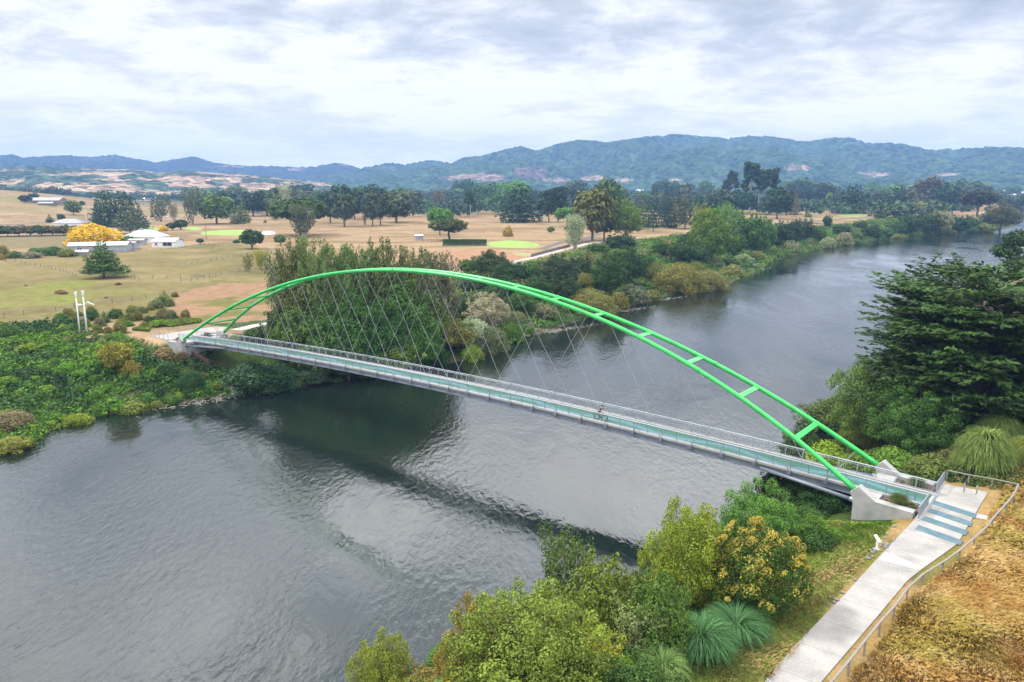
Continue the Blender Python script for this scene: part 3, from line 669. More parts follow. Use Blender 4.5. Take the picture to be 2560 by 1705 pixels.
# ------------------------------------------------------------------ plants: prototypes of unit height and unit width
def unit(v): return v / np.maximum(np.linalg.norm(v, axis=-1, keepdims=True), 1e-9)
def leaf_quads(P, Nn, size, g, asp=0.55, along=None):
    n = len(P); r = unit(g.normal(size=(n, 3))) if along is None else unit(along + 0.35 * g.normal(size=(n, 3)))
    Nn = unit(Nn); u = unit(r - Nn * np.sum(r * Nn, -1, keepdims=True)); v = np.cross(Nn, u); s = (size * (0.6 + 0.8 * g.random(n)))[:, None]
    a, b = u * s, v * s * asp
    return np.stack([P - a, P - b + a * .1, P + a, P + b + a * .1], 1)
def lobes_cloud(lobes, n, size, g, rnd=0.5, core=0.35, up=0.3, asp=0.6):
    """lobes: list of (x,y,z,rx,ry,rz). Leaves sit mostly near the lobe surfaces, sparse inside."""
    Lb = np.array(lobes, float); w = (Lb[:, 3] * Lb[:, 4] + Lb[:, 3] * Lb[:, 5]) ** 1.0; w /= w.sum()
    k = g.choice(len(Lb), n, p=w); d = unit(g.normal(size=(n, 3))); rad = core + (1.06 - core) * g.random(n) ** 0.45
    P = Lb[k, :3] + d * Lb[k, 3:] * rad[:, None]
    # drop leaves buried deep inside another lobe
    keep = np.ones(n, bool)
    for l in Lb:
        q = np.sum(((P - l[:3]) / l[3:]) ** 2, -1); keep &= ~((q < 0.30))
    P, d, k, rad = P[keep], d[keep], k[keep], rad[keep]
    Nn = unit(d / Lb[k, 3:] * Lb[k, 3:].mean(-1, keepdims=True)) + rnd * g.normal(size=P.shape) + np.array((0, 0, up))
    lt = 0.82 + 0.36 * g.random(len(Lb)); tint = lt[k] * (0.72 + 0.56 * g.random(len(P)))
    return leaf_quads(P, Nn, size, g, asp), tint
def limb(mb, a, b, r0, r1, g, n=5, sag=0.06, sides=6):
    a, b = np.array(a, float), np.array(b, float); ts = np.linspace(0, 1, n); L_ = np.linalg.norm(b - a)
    pts = [a + (b - a) * t + (0 if i in (0, n - 1) else 1) * g.normal(size=3) * L_ * sag for i, t in enumerate(ts)]
    mb.tube(pts, [r0 + (r1 - r0) * t for t in ts], sides); return pts
PROTO = {}; BRI = 1.28
def proto(key, crown_V, tint, trunk_mb, bark='bark', leaf='leaf'):
    PROTO[key] = (quads_mesh('crown', crown_V, M[leaf], tint=tint), trunk_mb.mesh('trunk', M[bark], True) if trunk_mb else None)
def blobs_on(cz, rz, rx, nl, lr, g, zlo=-0.7, zhi=1.0, jit=0.25):
    out = [(0, 0, cz, rx * .72, rx * .72, rz * .72)]
    for i in range(nl):
        z = zlo + (zhi - zlo) * (i + .5) / nl; a = i * 2.399 + g.random() * .7; c = math.sqrt(max(0, 1 - z * z)); f = 1 - jit * g.random()
        r = lr * (0.7 + 0.6 * g.random())
        out.append((c * math.cos(a) * (rx - r * .7) * f, c * math.sin(a) * (rx - r * .7) * f, cz + z * (rz - r * .6) * f, r, r, r * .8))
    if nl >= 20 and jit > .2:
        for i in range(nl):
            z = g.uniform(-.4, 1); a = g.random() * 6.28; c = math.sqrt(1 - z * z); q = g.uniform(.92, 1.1); r = g.uniform(.03, .06); out.append((c * math.cos(a) * rx * q, c * math.sin(a) * rx * q, min(cz + z * rz * q, .99), r, r, r * 1.3))
    return out
def mk_round(key, n, size, seed, cz=.58, rz=.42, rx=.5, nl=16, lr=.17, th=.3, jit=.25, bark='bark', tr=.03, rnd=.5, core=.35, asp=.6):
    g = np.random.default_rng(seed); Lb = blobs_on(cz, rz, rx, nl, lr, g, jit=jit); V, t = lobes_cloud(Lb, n, size, g, rnd=rnd, core=core, asp=asp)
    mb = MB(); limb(mb, (0, 0, -.04), (0, 0, th), tr, tr * .75, g, 4, .02); 
    for l in Lb[1:1 + 7]: limb(mb, (0, 0, th * .9), l[:3], tr * .55, tr * .15, g, 5, .05, 5)
    for l in [q for q in Lb if q[3] < .06][:14]: limb(mb, (l[0] * .3, l[1] * .3, th + (l[2] - th) * .4), l[:3], tr * .25, tr * .06, g, 4, .05, 3)
    proto(key, V, t, mb, bark)
def mk_cone(key, n, size, seed, base=.1, pw=.85, lay=9, droop=.05, gap=.5, tr=.02, bark='bark'):
    g = np.random.default_rng(seed); Lb = []
    for i in range(lay):
        z = base + (1 - base) * (i + .3) / lay; r = .5 * (1 - (z - base) / (1.02 - base)) ** pw + .02; m = max(4, int(10 * r / .5))
        for j in range(m):
            a = j * 2 * math.pi / m + i * 1.3 + g.random() * .6; q = r * (.55 + .45 * g.random()); lr = r * .42 * (.8 + .5 * g.random())
            Lb.append((math.cos(a) * (q - lr * .5), math.sin(a) * (q - lr * .5), z - droop * q * 2, lr, lr, (1 - base) / lay * gap))
    V, t = lobes_cloud(Lb, n, size, g, rnd=.6, core=.3, up=.4, asp=.45); mb = MB(); limb(mb, (0, 0, -.04), (0, 0, .96), tr, .004, g, 6, .004)
    proto(key, V, t, mb, bark)
def mk_bush(key, n, size, seed, nl=10, lr=.24, hz=.8, asp=.6, rnd=.5, core=.35):
    g = np.random.default_rng(seed); Lb = [(0, 0, .35, .36, .36, .45)]
    for i in range(nl):
        a = i * 2.399; q = .34 * math.sqrt((i + .5) / nl); r = lr * (.7 + .6 * g.random()); Lb.append((math.cos(a) * q, math.sin(a) * q, .12 + (hz - .25) * (1 - (q / .42) ** 2) * (.7 + .3 * g.random()), r * .8, r * .8, r))
    for i in range(7):
        a = i * .9 + g.random(); Lb.append((math.cos(a) * .36, math.sin(a) * .36, .12, .14, .14, .16))
    V, t = lobes_cloud(Lb, n, size, g, rnd=rnd, core=core, asp=asp); V[..., 2] = np.maximum(V[..., 2], -.02)
    mb = MB(); 
    for i in range(5): a = i * 1.3; limb(mb, (.02 * math.cos(a), .02 * math.sin(a), -.04), (.22 * math.cos(a), .22 * math.sin(a), .5), .016, .005, g, 4, .05, 4)
    proto(key, V, t, mb)
def mk_airy(key, n, size, seed, stems=4, tall=True, bark='palebark'):
    """loose crown of many small tufts along visible ascending branches"""
    g = np.random.default_rng(seed); mb = MB(); Lb = []
    for i in range(stems):
        a = i * 2 * math.pi / stems + g.random(); q = .16 + .2 * g.random()
        top = np.array((math.cos(a) * q, math.sin(a) * q, .80 + .14 * g.random())); pts = limb(mb, (.02 * math.cos(a), .02 * math.sin(a), -.03), top, .022, .006, g, 7, .025, 5)
        for p in pts[2:]:
            for k in range(6):
                d = unit(g.normal(size=3) * (1, 1, .5)); e = p + d * (.10 + .15 * g.random()); e[2] = max(.08, min(.97, e[2] + .05)); limb(mb, p, e, .004, .001, g, 3, .05, 3)
                r = .07 + .07 * g.random(); Lb.append((*e, r, r, r))
    Lb = [l for l in Lb if l[0] ** 2 + l[1] ** 2 < .24]
    V, t = lobes_cloud(Lb, n, size, g, rnd=.7, core=.2, asp=.5); proto(key, V, t, mb, bark)
def mk_pine(key, n, size, seed, bare=.5, stems=1):
    g = np.random.default_rng(seed); mb = MB(); Lb = []
    for s_ in range(stems):
        a0 = s_ * 2.1; bx, by = (0, 0) if stems == 1 else (.2 * math.cos(a0), .2 * math.sin(a0))
        h = 1 - .14 * s_; pts = limb(mb, (bx * .7, by * .7, -.04), (bx, by, h * .94), .024, .008, g, 8, .012)
        for i in range(15 if stems == 1 else 9):
            z = h * (bare + (.95 - bare) * (i / (15 if stems == 1 else 9)) ** .8); a = i * 2.4 + g.random(); q = (.34 if stems == 1 else .22) * (1 - .5 * (z / h - bare) / (1 - bare)) * (.5 + .5 * g.random())
            c = (bx + math.cos(a) * q, by + math.sin(a) * q, min(.96, z + .04)); limb(mb, (bx, by, z - .03), c, .009, .003, g, 4, .04, 4)
            r = .10 * (.7 + .6 * g.random()); Lb.append((*c, r * 1.25, r * 1.25, r * .55)); 
    V, t = lobes_cloud(Lb, n, size, g, rnd=.7, core=.3, up=.5, asp=.4); proto(key, V, t, mb, 'palebark')
def mk_mac(key, nb, per, size, seed):
    """wide cypress: flat sprays reaching outwards and up, spiky rim"""
    g = np.random.default_rng(seed); mb = MB(); Vs = []; Ts = []
    limb(mb, (0, 0, -.05), (0, 0, .8), .05, .012, g, 6, .02, 8)
    for i in range(nb):
        f = (i + .5) / nb; z0 = .10 + .78 * f; a = i * 2.399 + .9 * g.random(); z0 += g.uniform(-.04, .04); rmax = .5 * (math.cos((z0 - .30) * 1.50)) ** .55 if z0 > .3 else .5 * (.80 + .2 * z0 / .3)
        Lr = rmax * (.62 + .38 * g.random()); el = R(g.uniform(-4, 30)) + .5 * max(0, z0 - .55)
        d = np.array((math.cos(a) * math.cos(el), math.sin(a) * math.cos(el), math.sin(el)))
        o = np.array((0, 0, z0 - .07)); e = o + d * Lr; 
        if i % 2 == 0: limb(mb, o, o + d * Lr * .9, .010, .002, g, 4, .02, 4)
        side = unit(np.cross(d, (0, 0, 1.0)))
        # the branch ends in several pointed fingers
        for fng in range(6):
            sp = (fng - 2.5) / 2.5 * .42; dd = unit(d + side * sp + np.array((0, 0, g.uniform(-.05, .22)))); st = Lr * g.uniform(.22, .55)
            p0 = o + d * st; Lf = (Lr - st) * g.uniform(.8, 1.12); t = g.random(per) ** .75; wdt = .026 * (1 - t) ** .6 + .004
            P = p0 + dd * (t * Lf)[:, None] + side * (g.normal(size=per) * wdt)[:, None] + np.array((0, 0, 1.)) * (g.normal(size=per) * wdt * .32 + .04 * (t * Lf) ** 1)[:, None]
            Nn = np.array((0, 0, 1.)) + .55 * g.normal(size=(per, 3)) + .25 * d
            Vs.append(leaf_quads(P, Nn, size, g, .34, along=np.repeat(dd[None], per, 0))); br = 1.35 if g.random() < .08 else g.uniform(.75, 1.2); Ts.append(br * (.75 + .5 * g.random(per)))
    proto(key, np.concatenate(Vs), np.concatenate(Ts), mb)
def mk_grass(key, nb, seed, length=.75, wid=.012, flop=1.0, spread=.3, dome=0.0):
    g = np.random.default_rng(seed); qs = []; ts = []; K = 5
    a = g.random(nb) * 2 * math.pi; q = spread * np.sqrt(g.random(nb)) * .5; el = R(88) - q / spread * 1.0 * R(70) * g.uniform(.5, 1.2, nb); Lh = length * g.uniform(.7, 1.15, nb)
    p = np.stack([np.cos(a) * q * .5, np.sin(a) * q * .5, dome * np.sqrt(np.clip(1 - (q / spread * 2) ** 2, 0, 1)) * g.uniform(.3, 1, nb)], -1); tw = g.normal(size=nb) * .35; tint = g.uniform(.45, 1.5, nb)
    for k in range(K):
        e2 = el - flop * (k / K) ** 1.3 * 1.9; d = np.stack([np.cos(a + tw) * np.cos(e2), np.sin(a + tw) * np.cos(e2), np.sin(e2)], -1); n_ = p + d * (Lh / K)[:, None]; n_[:, 2] = np.maximum(n_[:, 2], .01)
        s = np.stack([-np.sin(a + tw), np.cos(a + tw), np.zeros(nb)], -1); w0, w1 = wid * (1 - k / K * .8), wid * (1 - (k + 1) / K * .85)
        qs.append(np.stack([p - s * w0, p + s * w0, n_ + s * w1, n_ - s * w1], 1)); ts.append(tint); p = n_
    PROTO[key] = (quads_mesh('blades', np.concatenate(qs), M['leaf'], tint=np.concatenate(ts)), None)
def mk_dead(key, seed, levels=5, upb=.35, mat='palebark', br=4, spread=.55):
    g = np.random.default_rng(seed); mb = MB()
    def grow(p, d, L_, r, lv):
        pts = [p]; q = p
        for i in range(3):
            d = unit(d + .16 * g.normal(size=3)); q = q + d * L_ / 3; pts.append(q)
        mb.tube(pts, [r, r * .85, r * .7, r * .55], 5 if lv > 2 else 3, cap=False)
        if lv == 0: return
        for k in range(br if lv < levels else br + 1):
            nd = unit(d * .6 + spread * g.normal(size=3) + np.array((0, 0, upb))); grow(pts[1 + g.integers(0, 3)], nd, L_ * g.uniform(.55, .78), r * .5, lv - 1)
    grow(np.array((0, 0, -.02)), np.array((0, 0, 1.)), .36, .022, levels)
    me = mb.mesh('branches', M[mat]); PROTO[key] = (None, me)
# near (fine), mid and far versions
mk_round('oak_n', 17000, .016, 1, cz=.5, rz=.5, rx=.5, nl=38, lr=.125, th=.3, rnd=.55, jit=.42)
mk_round('huge_n', 42000, .0095, 50, cz=.5, rz=.5, rx=.5, nl=64, lr=.10, th=.3, rnd=.55, jit=.38)
mk_round('broad_n', 13000, .022, 2, cz=.5, rz=.52, rx=.5, nl=30, lr=.14, th=.25, asp=.5, jit=.35)
mk_round('oak_m', 5200, .030, 3, nl=22, lr=.15); mk_round('oak_m2', 5200, .030, 4, cz=.55, rz=.47, nl=18, lr=.18, jit=.4)
mk_round('wild_m', 5600, .030, 5, cz=.5, rz=.5, nl=20, lr=.17, jit=.45, rnd=.6); mk_round('wild_m2', 5600, .030, 6, cz=.48, rz=.52, nl=24, lr=.14, jit=.3, rnd=.6)
mk_round('oak_f', 1900, .048, 7, nl=16, lr=.19, cz=.54, rz=.47); mk_round('oak_f2', 1700, .050, 8, nl=13, lr=.2, jit=.35, cz=.52, rz=.49); mk_round('tall_f', 1700, .046, 9, cz=.53, rz=.48, nl=18, lr=.15, jit=.45)
mk_round('umbrella_m', 4200, .034, 10, cz=.66, rz=.34, nl=20, lr=.16, th=.42, jit=.15)
mk_round('lolly_m', 3800, .034, 11, cz=.58, rz=.42, nl=30, lr=.10, th=.2, jit=.05, tr=.045, core=.8)
mk_cone('spruce_f', 1900, .042, 12, base=.08, lay=10); mk_cone('pyramid_m', 7600, .026, 13, base=.24, lay=8, pw=.62, gap=.62, droop=.10, tr=.03)
mk_cone('wide_f', 2400, .042, 14, base=.1, lay=8, pw=.5, gap=.9, tr=.03); mk_cone('larch_f', 2000, .034, 15, base=.14, lay=12, pw=.7, gap=.4)
mk_pine('pine_f', 2600, .034, 16, bare=.45); mk_pine('pine_n', 9000, .018, 17, bare=.25); mk_pine('pines_f', 4200, .026, 18, bare=.42, stems=4)
mk_bush('bush_n', 9000, .024, 19); mk_bush('bush_n2', 11000, .019, 20, nl=16, lr=.18, rnd=.6); mk_bush('bush_m', 3400, .040, 21); mk_bush('bush_m2', 3400, .036, 22, nl=14, lr=.2, rnd=.6); mk_bush('bush_f', 900, .075, 23)
mk_bush('bush_h', 32000, .0115, 52, nl=36, lr=.14, rnd=.55)
mk_airy('airy_m', 9000, .024, 24, 6); mk_airy('airy_m2', 10000, .022, 25, 7); mk_airy('airy_f', 2200, .034, 26, 4); mk_airy('airy_n', 9000, .020, 27, 4)
mk_mac('mac_n', 270, 62, .0125, 28)
mk_grass('toetoe', 5200, 29, length=.46, wid=.0055, flop=1.9, spread=.95, dome=.62); mk_grass('flax', 1500, 30, length=.85, wid=.009, flop=1.15, spread=.5, dome=.12)
mk_dead('dead', 31); mk_dead('snag', 32, levels=4, upb=.1, br=3, spread=.9)
G = dict(dk=(.028, .062, .022), dk2=(.022, .048, .026), md=(.045, .095, .025), br=(.075, .165, .030), yg=(.15, .20, .030), ol=(.115, .125, .035), gr=(.11, .13, .075),
         pale=(.17, .20, .12), sil=(.24, .26, .20), yel=(.46, .335, .012), br2=(.10, .19, .055), blue=(.025, .055, .040), brown=(.10, .085, .050), gold=(.24, .18, .035), airy=(.105, .155, .075), lime=(.13, .19, .02), grn=(.06, .12, .03))
ORD = ['first', 'second', 'third', 'fourth', 'fifth', 'sixth', 'seventh', 'eighth', 'ninth', 'tenth', 'eleventh', 'twelfth', 'thirteenth', 'fourteenth', 'fifteenth', 'sixteenth', 'seventeenth', 'eighteenth', 'nineteenth',
       'twentieth'] + ['twenty-' + x for x in ('first', 'second', 'third', 'fourth', 'fifth', 'sixth', 'seventh', 'eighth', 'ninth')] + ['thirtieth'] + ['thirty-' + x for x in ('first', 'second', 'third', 'fourth', 'fifth', 'sixth', 'seventh', 'eighth', 'ninth')] + ['fortieth'] + [t + x for t in ('forty', 'fifty', 'sixty', 'seventy', 'eighty') for x in ('-first', '-second', '-third', '-fourth', '-fifth', '-sixth', '-seventh', '-eighth', '-ninth', ' tenth step')]
for _i, _t in enumerate(('fiftieth', 'sixtieth', 'seventieth', 'eightieth', 'ninetieth')): ORD[49 + 10 * _i] = _t
GROUPS = {}
def plant(kind, P, h, w, col, label, cat='tree', group=None, name=None, u=None, jit=.10, lean=0.0):
    cr_, tk = PROTO[kind]
    nm = name or {'tree': 'broadleaf_tree', 'bush': 'bush', 'shrub': 'shrub'}.get(cat, cat.replace(' ', '_'))
    root = empty(nm, P, random.uniform(0, 6.28)); root.scale = (w, w, h); c = G[col] if isinstance(col, str) else col
    if lean: root.rotation_euler = (0, lean, root.rotation_euler.z)
    if tk:
        o = link(bpy.data.objects.new('trunk' if cr_ else 'branches', tk), root)
    if cr_:
        o = link(bpy.data.objects.new(cr_.name.split('.')[0], cr_), root); o.color = (*[max(.003, x * BRI * m_ * (1 + random.uniform(-jit, jit))) for x, m_ in zip(c, (1.08, 1.04, .72))], 1)
    tag(root, label, cat, group)
    if group: GROUPS.setdefault(group, []).append((u if u is not None else topix(*P)[0], root))
    return root
WIDE = {'wild': 1.22, 'airy': 1.0, 'toet': 1.0, 'flax': 1.0, 'dead': 1.0, 'mac_': 1.0, 'bush': 1.15}
def tips(key, n, size, seed, **kw):
    g = np.random.default_rng(seed); Lb = np.array(blobs_on(.5, .5, .5, 64, .10, g, jit=.38)); k = g.choice(len(Lb), n); d = unit(g.normal(size=(n, 3)) + (0, 0, .9)); P = Lb[k, :3] + d * Lb[k, 3:] * 1.07
    ok = (P[:, 2] > .38) & (fbm(P[:, 0] * 15 + 5, P[:, 1] * 15 + P[:, 2] * 11, 3) > .44); P, d = P[ok], d[ok]; PROTO[key] = (quads_mesh('new_leaves', leaf_quads(P, d + .5 * g.normal(size=P.shape), size, g), M['leaf'], tint=g.uniform(.7, 1.3, len(P))), None)
tips('tips', 26000, .010, 50)
def T(kind, bx, by, ty, wpx, col, label, cat='tree', group=None, name=None, sink=0.0, **k):
    """stand a plant where the photograph's ray through its foot meets the ground, at its real height and width"""
    if wpx > 68: kind = {'bush_m': 'bush_h', 'bush_m2': 'bush_h', 'wild_m': 'oak_n', 'wild_m2': 'oak_n', 'bush_n2': 'bush_h' if wpx > 100 else 'bush_n2'}.get(kind, kind)
    P = hit(bx, by); dep = P.y * math.cos(PITCH) - (P.z - CAM_H) * math.sin(PITCH); rx, ry, rz = ray(bx, ty)
    top = CAM_H + rz / ry * P.y; h = max(.5, top - P.z); w = wpx / FPX * dep * WIDE.get(kind[:4], 1.32 if kind.endswith('_f') else 1.2)
    P.z -= sink
    return plant(kind, P, h + sink, w, col, label, cat, group, name, u=bx, **k)
# ------------------------------------------------------------------ trees one can tell apart, left to right
T('pyramid_m', 260, 695, 601, 92, 'md', 'lone dark layered tree with a railed guard in the paddock', name='conifer_tree')
T('bush_n', 234, 614, 549, 118, 'yel', 'big golden yellow domed tree behind the sheds', name='golden_tree')
T('wide_f', 272, 566, 473, 66, 'blue', 'tallest dark conifer of the clump behind the golden tree', name='conifer_tree')
T('wide_f', 314, 567, 476, 62, 'blue', 'dark conifer at the right of the clump behind the golden tree', name='conifer_tree')
T('spruce_f', 247, 562, 478, 22, 'dk2', 'narrow dark conifer at the left of the clump behind the golden tree', name='conifer_tree')
T('larch_f', 326, 584, 500, 66, (.07, .085, .06), 'grey-green feathery conifer in front of the dark clump', name='conifer_tree')
T('spruce_f', 350, 570, 505, 40, 'dk2', 'dark conifer at the right edge of the dark clump, above the house', name='conifer_tree')
T('oak_f', 185, 538, 500, 33, (.07, .10, .03), 'small round tree with a yellowing top, alone in the far paddock')
T('oak_f2', 64, 507, 486, 30, 'dk2', 'dark tree left of the far barn'); T('oak_f', 84, 505, 482, 24, 'dk2', 'dark tree touching the far barn roof')
T('bush_f', 205, 512, 500, 14, 'dk', 'small dark tree behind the yellow-topped one'); T('spruce_f', 125, 556, 534, 18, 'dk', 'small dark pointed tree beside the road', name='conifer_tree')
T('tall_f', 153, 553, 533, 17, 'dk', 'small dark upright tree by the low grey roof')
for i in range(8): T(['oak_f', 'oak_f2'][i % 2], -8 + i * 28, 591 - i * .4, 562, 38, [(.075, .085, .03), (.05, .08, .025), (.09, .08, .035)][i % 3], '{o} tree from the left in the orchard row behind the sheds', group='orchard row behind the sheds', name='orchard_tree')
for a in ((8, 640, 609, 27, 'ol', 'small olive tree at the left edge below the orchard row'), (38, 645, 624, 29, 'md', 'round green bush left of the grey bush'), (76, 645, 625, 48, (.16, .18, .14), 'wide grey-green bush left of the sheds'),
          (86, 630, 617, 24, 'grn', 'low green bush behind the grey bush'), (107, 637, 615, 42, 'grn', 'green bush, left one of the hedge beside the sheds'), (137, 638, 611, 46, 'md', 'tall green bush in the middle of the hedge beside the sheds'),
          (168, 641, 617, 40, 'ol', 'olive bush nearest the sheds'), (20, 646, 632, 16, 'ol', 'little olive bush at the far left hedge end'), (5, 650, 630, 14, 'gold', 'little golden bush at the left edge')): T('bush_m', *a, cat='bush')
T('bush_m', 320, 610, 584, 46, 'br', 'bright green bush between shed and house roofs', cat='bush'); T('bush_m', 395, 617, 602, 17, 'grn', 'small round bush in front of the white house', cat='bush')
T('airy_f', 402, 554, 497, 60, (.05, .075, .035), 'spreading open tree beside the white parked car'); T('airy_f', 435, 551, 510, 26, 'gr', 'small grey-green tree right of the open spreading tree')
T('spruce_f', 381, 543, 527, 9, 'dk', 'tiny dark conifer left of the open spreading tree', name='conifer_tree')
T('bush_m', 409, 578, 561, 23, 'yel', 'small golden yellow bush on the turf above the house', cat='bush'); T('lolly_m', 431, 576, 556, 26, 'dk', 'dark rounded bush beside the yellow bush', cat='bush'); T('lolly_m', 452, 575, 548, 30, 'dk', 'taller dark rounded bush, second from the yellow bush', cat='bush')
T('airy_f', 482, 561, 472, 50, (.09, .095, .06), 'tall sparse grey tree right of the white house'); T('oak_f', 542, 559, 486, 72, (.075, .115, .025), 'big yellow-green round tree on the left of the golf course')
T('airy_f', 584, 561, 532, 26, 'gr', 'small pale tree between two green trees'); T('spruce_f', 606, 559, 500, 38, 'grn', 'green pointed tree right of the big yellow-green tree', name='conifer_tree')
T('oak_f2', 567, 532, 475, 56, 'dk2', 'dark tree rising behind the yellow-green tree'); T('oak_f2', 633, 541, 474, 62, 'dk2', 'broad dark tree behind the green pointed tree'); T('oak_f', 668, 540, 475, 72, (.055, .075, .035), 'wide olive-dark tree by the road')
T('airy_f', 688, 550, 499, 46, 'gr', 'grey-green loose tree left of the huge dark dome'); T('airy_f', 717, 542, 467, 36, 'sil', 'tall silvery grey tree behind the dark dome'); T('spruce_f', 734, 540, 452, 36, (.07, .09, .06), 'tall grey pointed tree behind the dark dome', name='conifer_tree')
T('umbrella_m', 752, 588, 493, 128, (.032, .070, .015), 'huge dark green domed tree'); T('airy_m', 760, 594, 514, 74, (.075, .095, .055), 'weeping grey-green tree in front of the huge dark dome')
T('oak_f', 826, 558, 477, 52, 'dk2', 'dark tree just right of the huge dome'); T('tall_f', 861, 567, 473, 62, (.045, .07, .045), 'grey-green oval tree with a bare trunk'); T('oak_f2', 850, 545, 456, 56, 'dk2', 'tall dark tree behind the oval tree')
T('oak_f2', 887, 549, 465, 58, 'dk2', 'dark tree filling the gap behind the oval tree'); T('airy_f', 914, 564, 497, 20, 'brown', 'slim brownish tree left of the pale trunked pair'); T('tall_f', 932, 565, 470, 46, (.05, .075, .045), 'tall grey-green tree with pale trunk, left of a pair'); T('tall_f', 951, 563, 480, 44, 'dk', 'darker tree, right of the pale trunk pair')
T('oak_f', 991, 557, 478, 76, (.06, .08, .04), 'broad domed olive tree on the golf course with limbs reaching low'); T('oak_f2', 935, 540, 458, 78, 'dk2', 'high dark crown behind the pale trunk pair')
T('lolly_m', 1059, 535, 512, 29, 'dk', 'small dark dome-shaped tree'); T('oak_f', 1060, 525, 497, 28, 'grn', 'green tree just behind the small dark dome'); T('airy_f', 1095, 523, 475, 44, 'brown', 'brown-green open tree with pale forked trunk'); T('oak_f2', 1085, 526, 500, 40, 'dk2', 'dark low tree under the brown-green tree')
T('pine_f', 1177, 546, 477, 36, 'dk', 'leaning layered dark pine on the golf course', name='pine_tree', lean=-.06); T('oak_f', 1218, 526, 497, 30, 'br', 'light green small tree behind the dark pine'); T('oak_f2', 1242, 526, 483, 32, 'md', 'mid green tree left of the great cone-shaped cypress')
T('oak_f', 1205, 514, 459, 62, 'md', 'left one of the bright tall trees in the back clump'); T('oak_f2', 1248, 514, 453, 60, 'br', 'middle one of the bright tall trees in the back clump'); T('oak_f', 1290, 516, 450, 60, 'br', 'right one of the bright tall trees in the back clump'); T('oak_f2', 1178, 512, 472, 36, 'dk2', 'blue-dark tree at the left of the back clump')
T('wide_f', 1299, 556, 460, 88, 'dk2', 'great cone-shaped dark cypress on the golf course', name='cypress_tree'); T('bush_m', 1271, 591, 560, 23, 'gold', 'small golden cone bush standing alone by the green', cat='bush'); T('spruce_f', 1328, 521, 466, 28, 'dk2', 'narrow dark conifer right of the great cypress', name='conifer_tree')
T('umbrella_m', 1123, 601, 545, 82, (.05, .07, .022), 'dark spreading tree beside the clipped hedge'); T('umbrella_m', 1100, 588, 518, 56, 'br', 'light green feathery tree behind the dark spreading tree')
T('lolly_m', 630, 622, 573, 50, 'dk', 'dense round dark tree alone at the paddock edge'); T('lolly_m', 701, 613, 586, 26, 'grn', 'small round green tree right of the dense dark one'); T('bush_m', 592, 607, 597, 17, 'dk', 'low dark bush left of the dense round tree', cat='bush'); T('lolly_m', 501, 610, 596, 16, 'dk', 'small clipped dark bush right of the white house', cat='bush')
T('airy_f', 622, 680, 636, 33, 'ol', 'small olive tree on the fence line'); T('airy_m', 651, 673, 626, 36, (.26, .26, .03), 'small yellow tree on the fence line beside the olive one'); T('spruce_f', 663, 557, 547, 8, 'dk', 'tiny conifer on the dry fairway', name='conifer_tree')
T('tall_f', 1372, 556, 463, 46, 'dk2', 'left one of two twin dark trees', name='conifer_tree'); T('tall_f', 1395, 555, 456, 50, 'dk2', 'right one of two twin dark trees', name='conifer_tree'); T('spruce_f', 1342, 518, 473, 20, 'dk2', 'small dark conifer left of the twin dark trees', name='conifer_tree'); T('tall_f', 1442, 522, 462, 42, (.035, .055, .04), 'grey-dark tree behind the light umbrella tree')
T('umbrella_m', 1417, 567, 517, 56, 'br', 'light green umbrella tree'); T('tall_f', 1481, 603, 458, 96, (.085, .092, .035), 'big olive-brown tree in front of the golf course'); T('oak_f', 1510, 600, 500, 60, (.05, .065, .035), 'dark tree at the right foot of the olive-brown tree'); T('oak_f', 1522, 570, 446, 74, 'md', 'tall green tree behind the olive-brown tree')
T('wild_m', 1564, 600, 501, 80, (.085, .165, .035), 'bright green willow standing above the bank', name='willow_tree'); T('airy_m', 1437, 622, 539, 56, 'sil', 'silvery grey tree by the path fence'); T('larch_f', 1633, 579, 460, 44, 'blue', 'dark spruce, left of the row of conifers', name='conifer_tree'); T('larch_f', 1598, 574, 466, 46, (.07, .08, .06), 'greyish conifer behind the bright willow', name='conifer_tree')
T('spruce_f', 1672, 570, 483, 36, 'blue', 'small dark spruce in the middle of the row of conifers', name='conifer_tree'); T('spruce_f', 1663, 545, 451, 26, 'blue', 'slim spruce far behind the conifer row', name='conifer_tree'); T('larch_f', 1712, 572, 446, 66, (.055, .065, .05), 'tall grey conifer with a pale trunk, at the right of the row', name='conifer_tree'); T('larch_f', 1690, 566, 458, 42, (.045, .06, .05), 'grey conifer just left of the pale trunk', name='conifer_tree')
T('oak_f', 1377, 583, 566, 16, 'grn', 'small green tree on the fairway'); T('lolly_m', 1415, 578, 567, 9, 'dk', 'tiny ball-shaped tree under the light umbrella tree'); T('tall_f', 1750, 530, 483, 24, 'dk', 'small dark tree below the white roof'); T('oak_f', 1793, 535, 472, 56, (.04, .065, .035), 'dark green tree at the foot of the giant pines')
# giant pines
T('pine_f', 1875, 534, 405, 66, 'dk2', 'tallest of the giant pines', name='pine_tree'); T('pine_f', 1828, 520, 427, 40, 'dk2', 'giant pine left of the tallest', name='pine_tree'); T('pine_f', 1812, 522, 449, 26, 'dk2', 'leftmost and shortest of the giant pines', name='pine_tree'); T('pine_f', 1895, 532, 421, 38, (.04, .055, .04), 'slender grey-trunked pine right of the tallest', name='pine_tree')
T('pine_f', 1922, 536, 421, 64, 'dk2', 'broad giant pine at the right', name='pine_tree'); T('tall_f', 1942, 547, 464, 62, 'dk2', 'dark dense tree under the right giant pine'); T('oak_f2', 1855, 535, 470, 62, 'dk2', 'dark tree low between the giant pine trunks'); T('tall_f', 1966, 538, 466, 44, (.045, .06, .05), 'grey-dark tree right of the giant pines'); T('larch_f', 1986, 542, 478, 24, 'brown', 'brownish bare-limbed conifer in front of the fairway', name='conifer_tree')
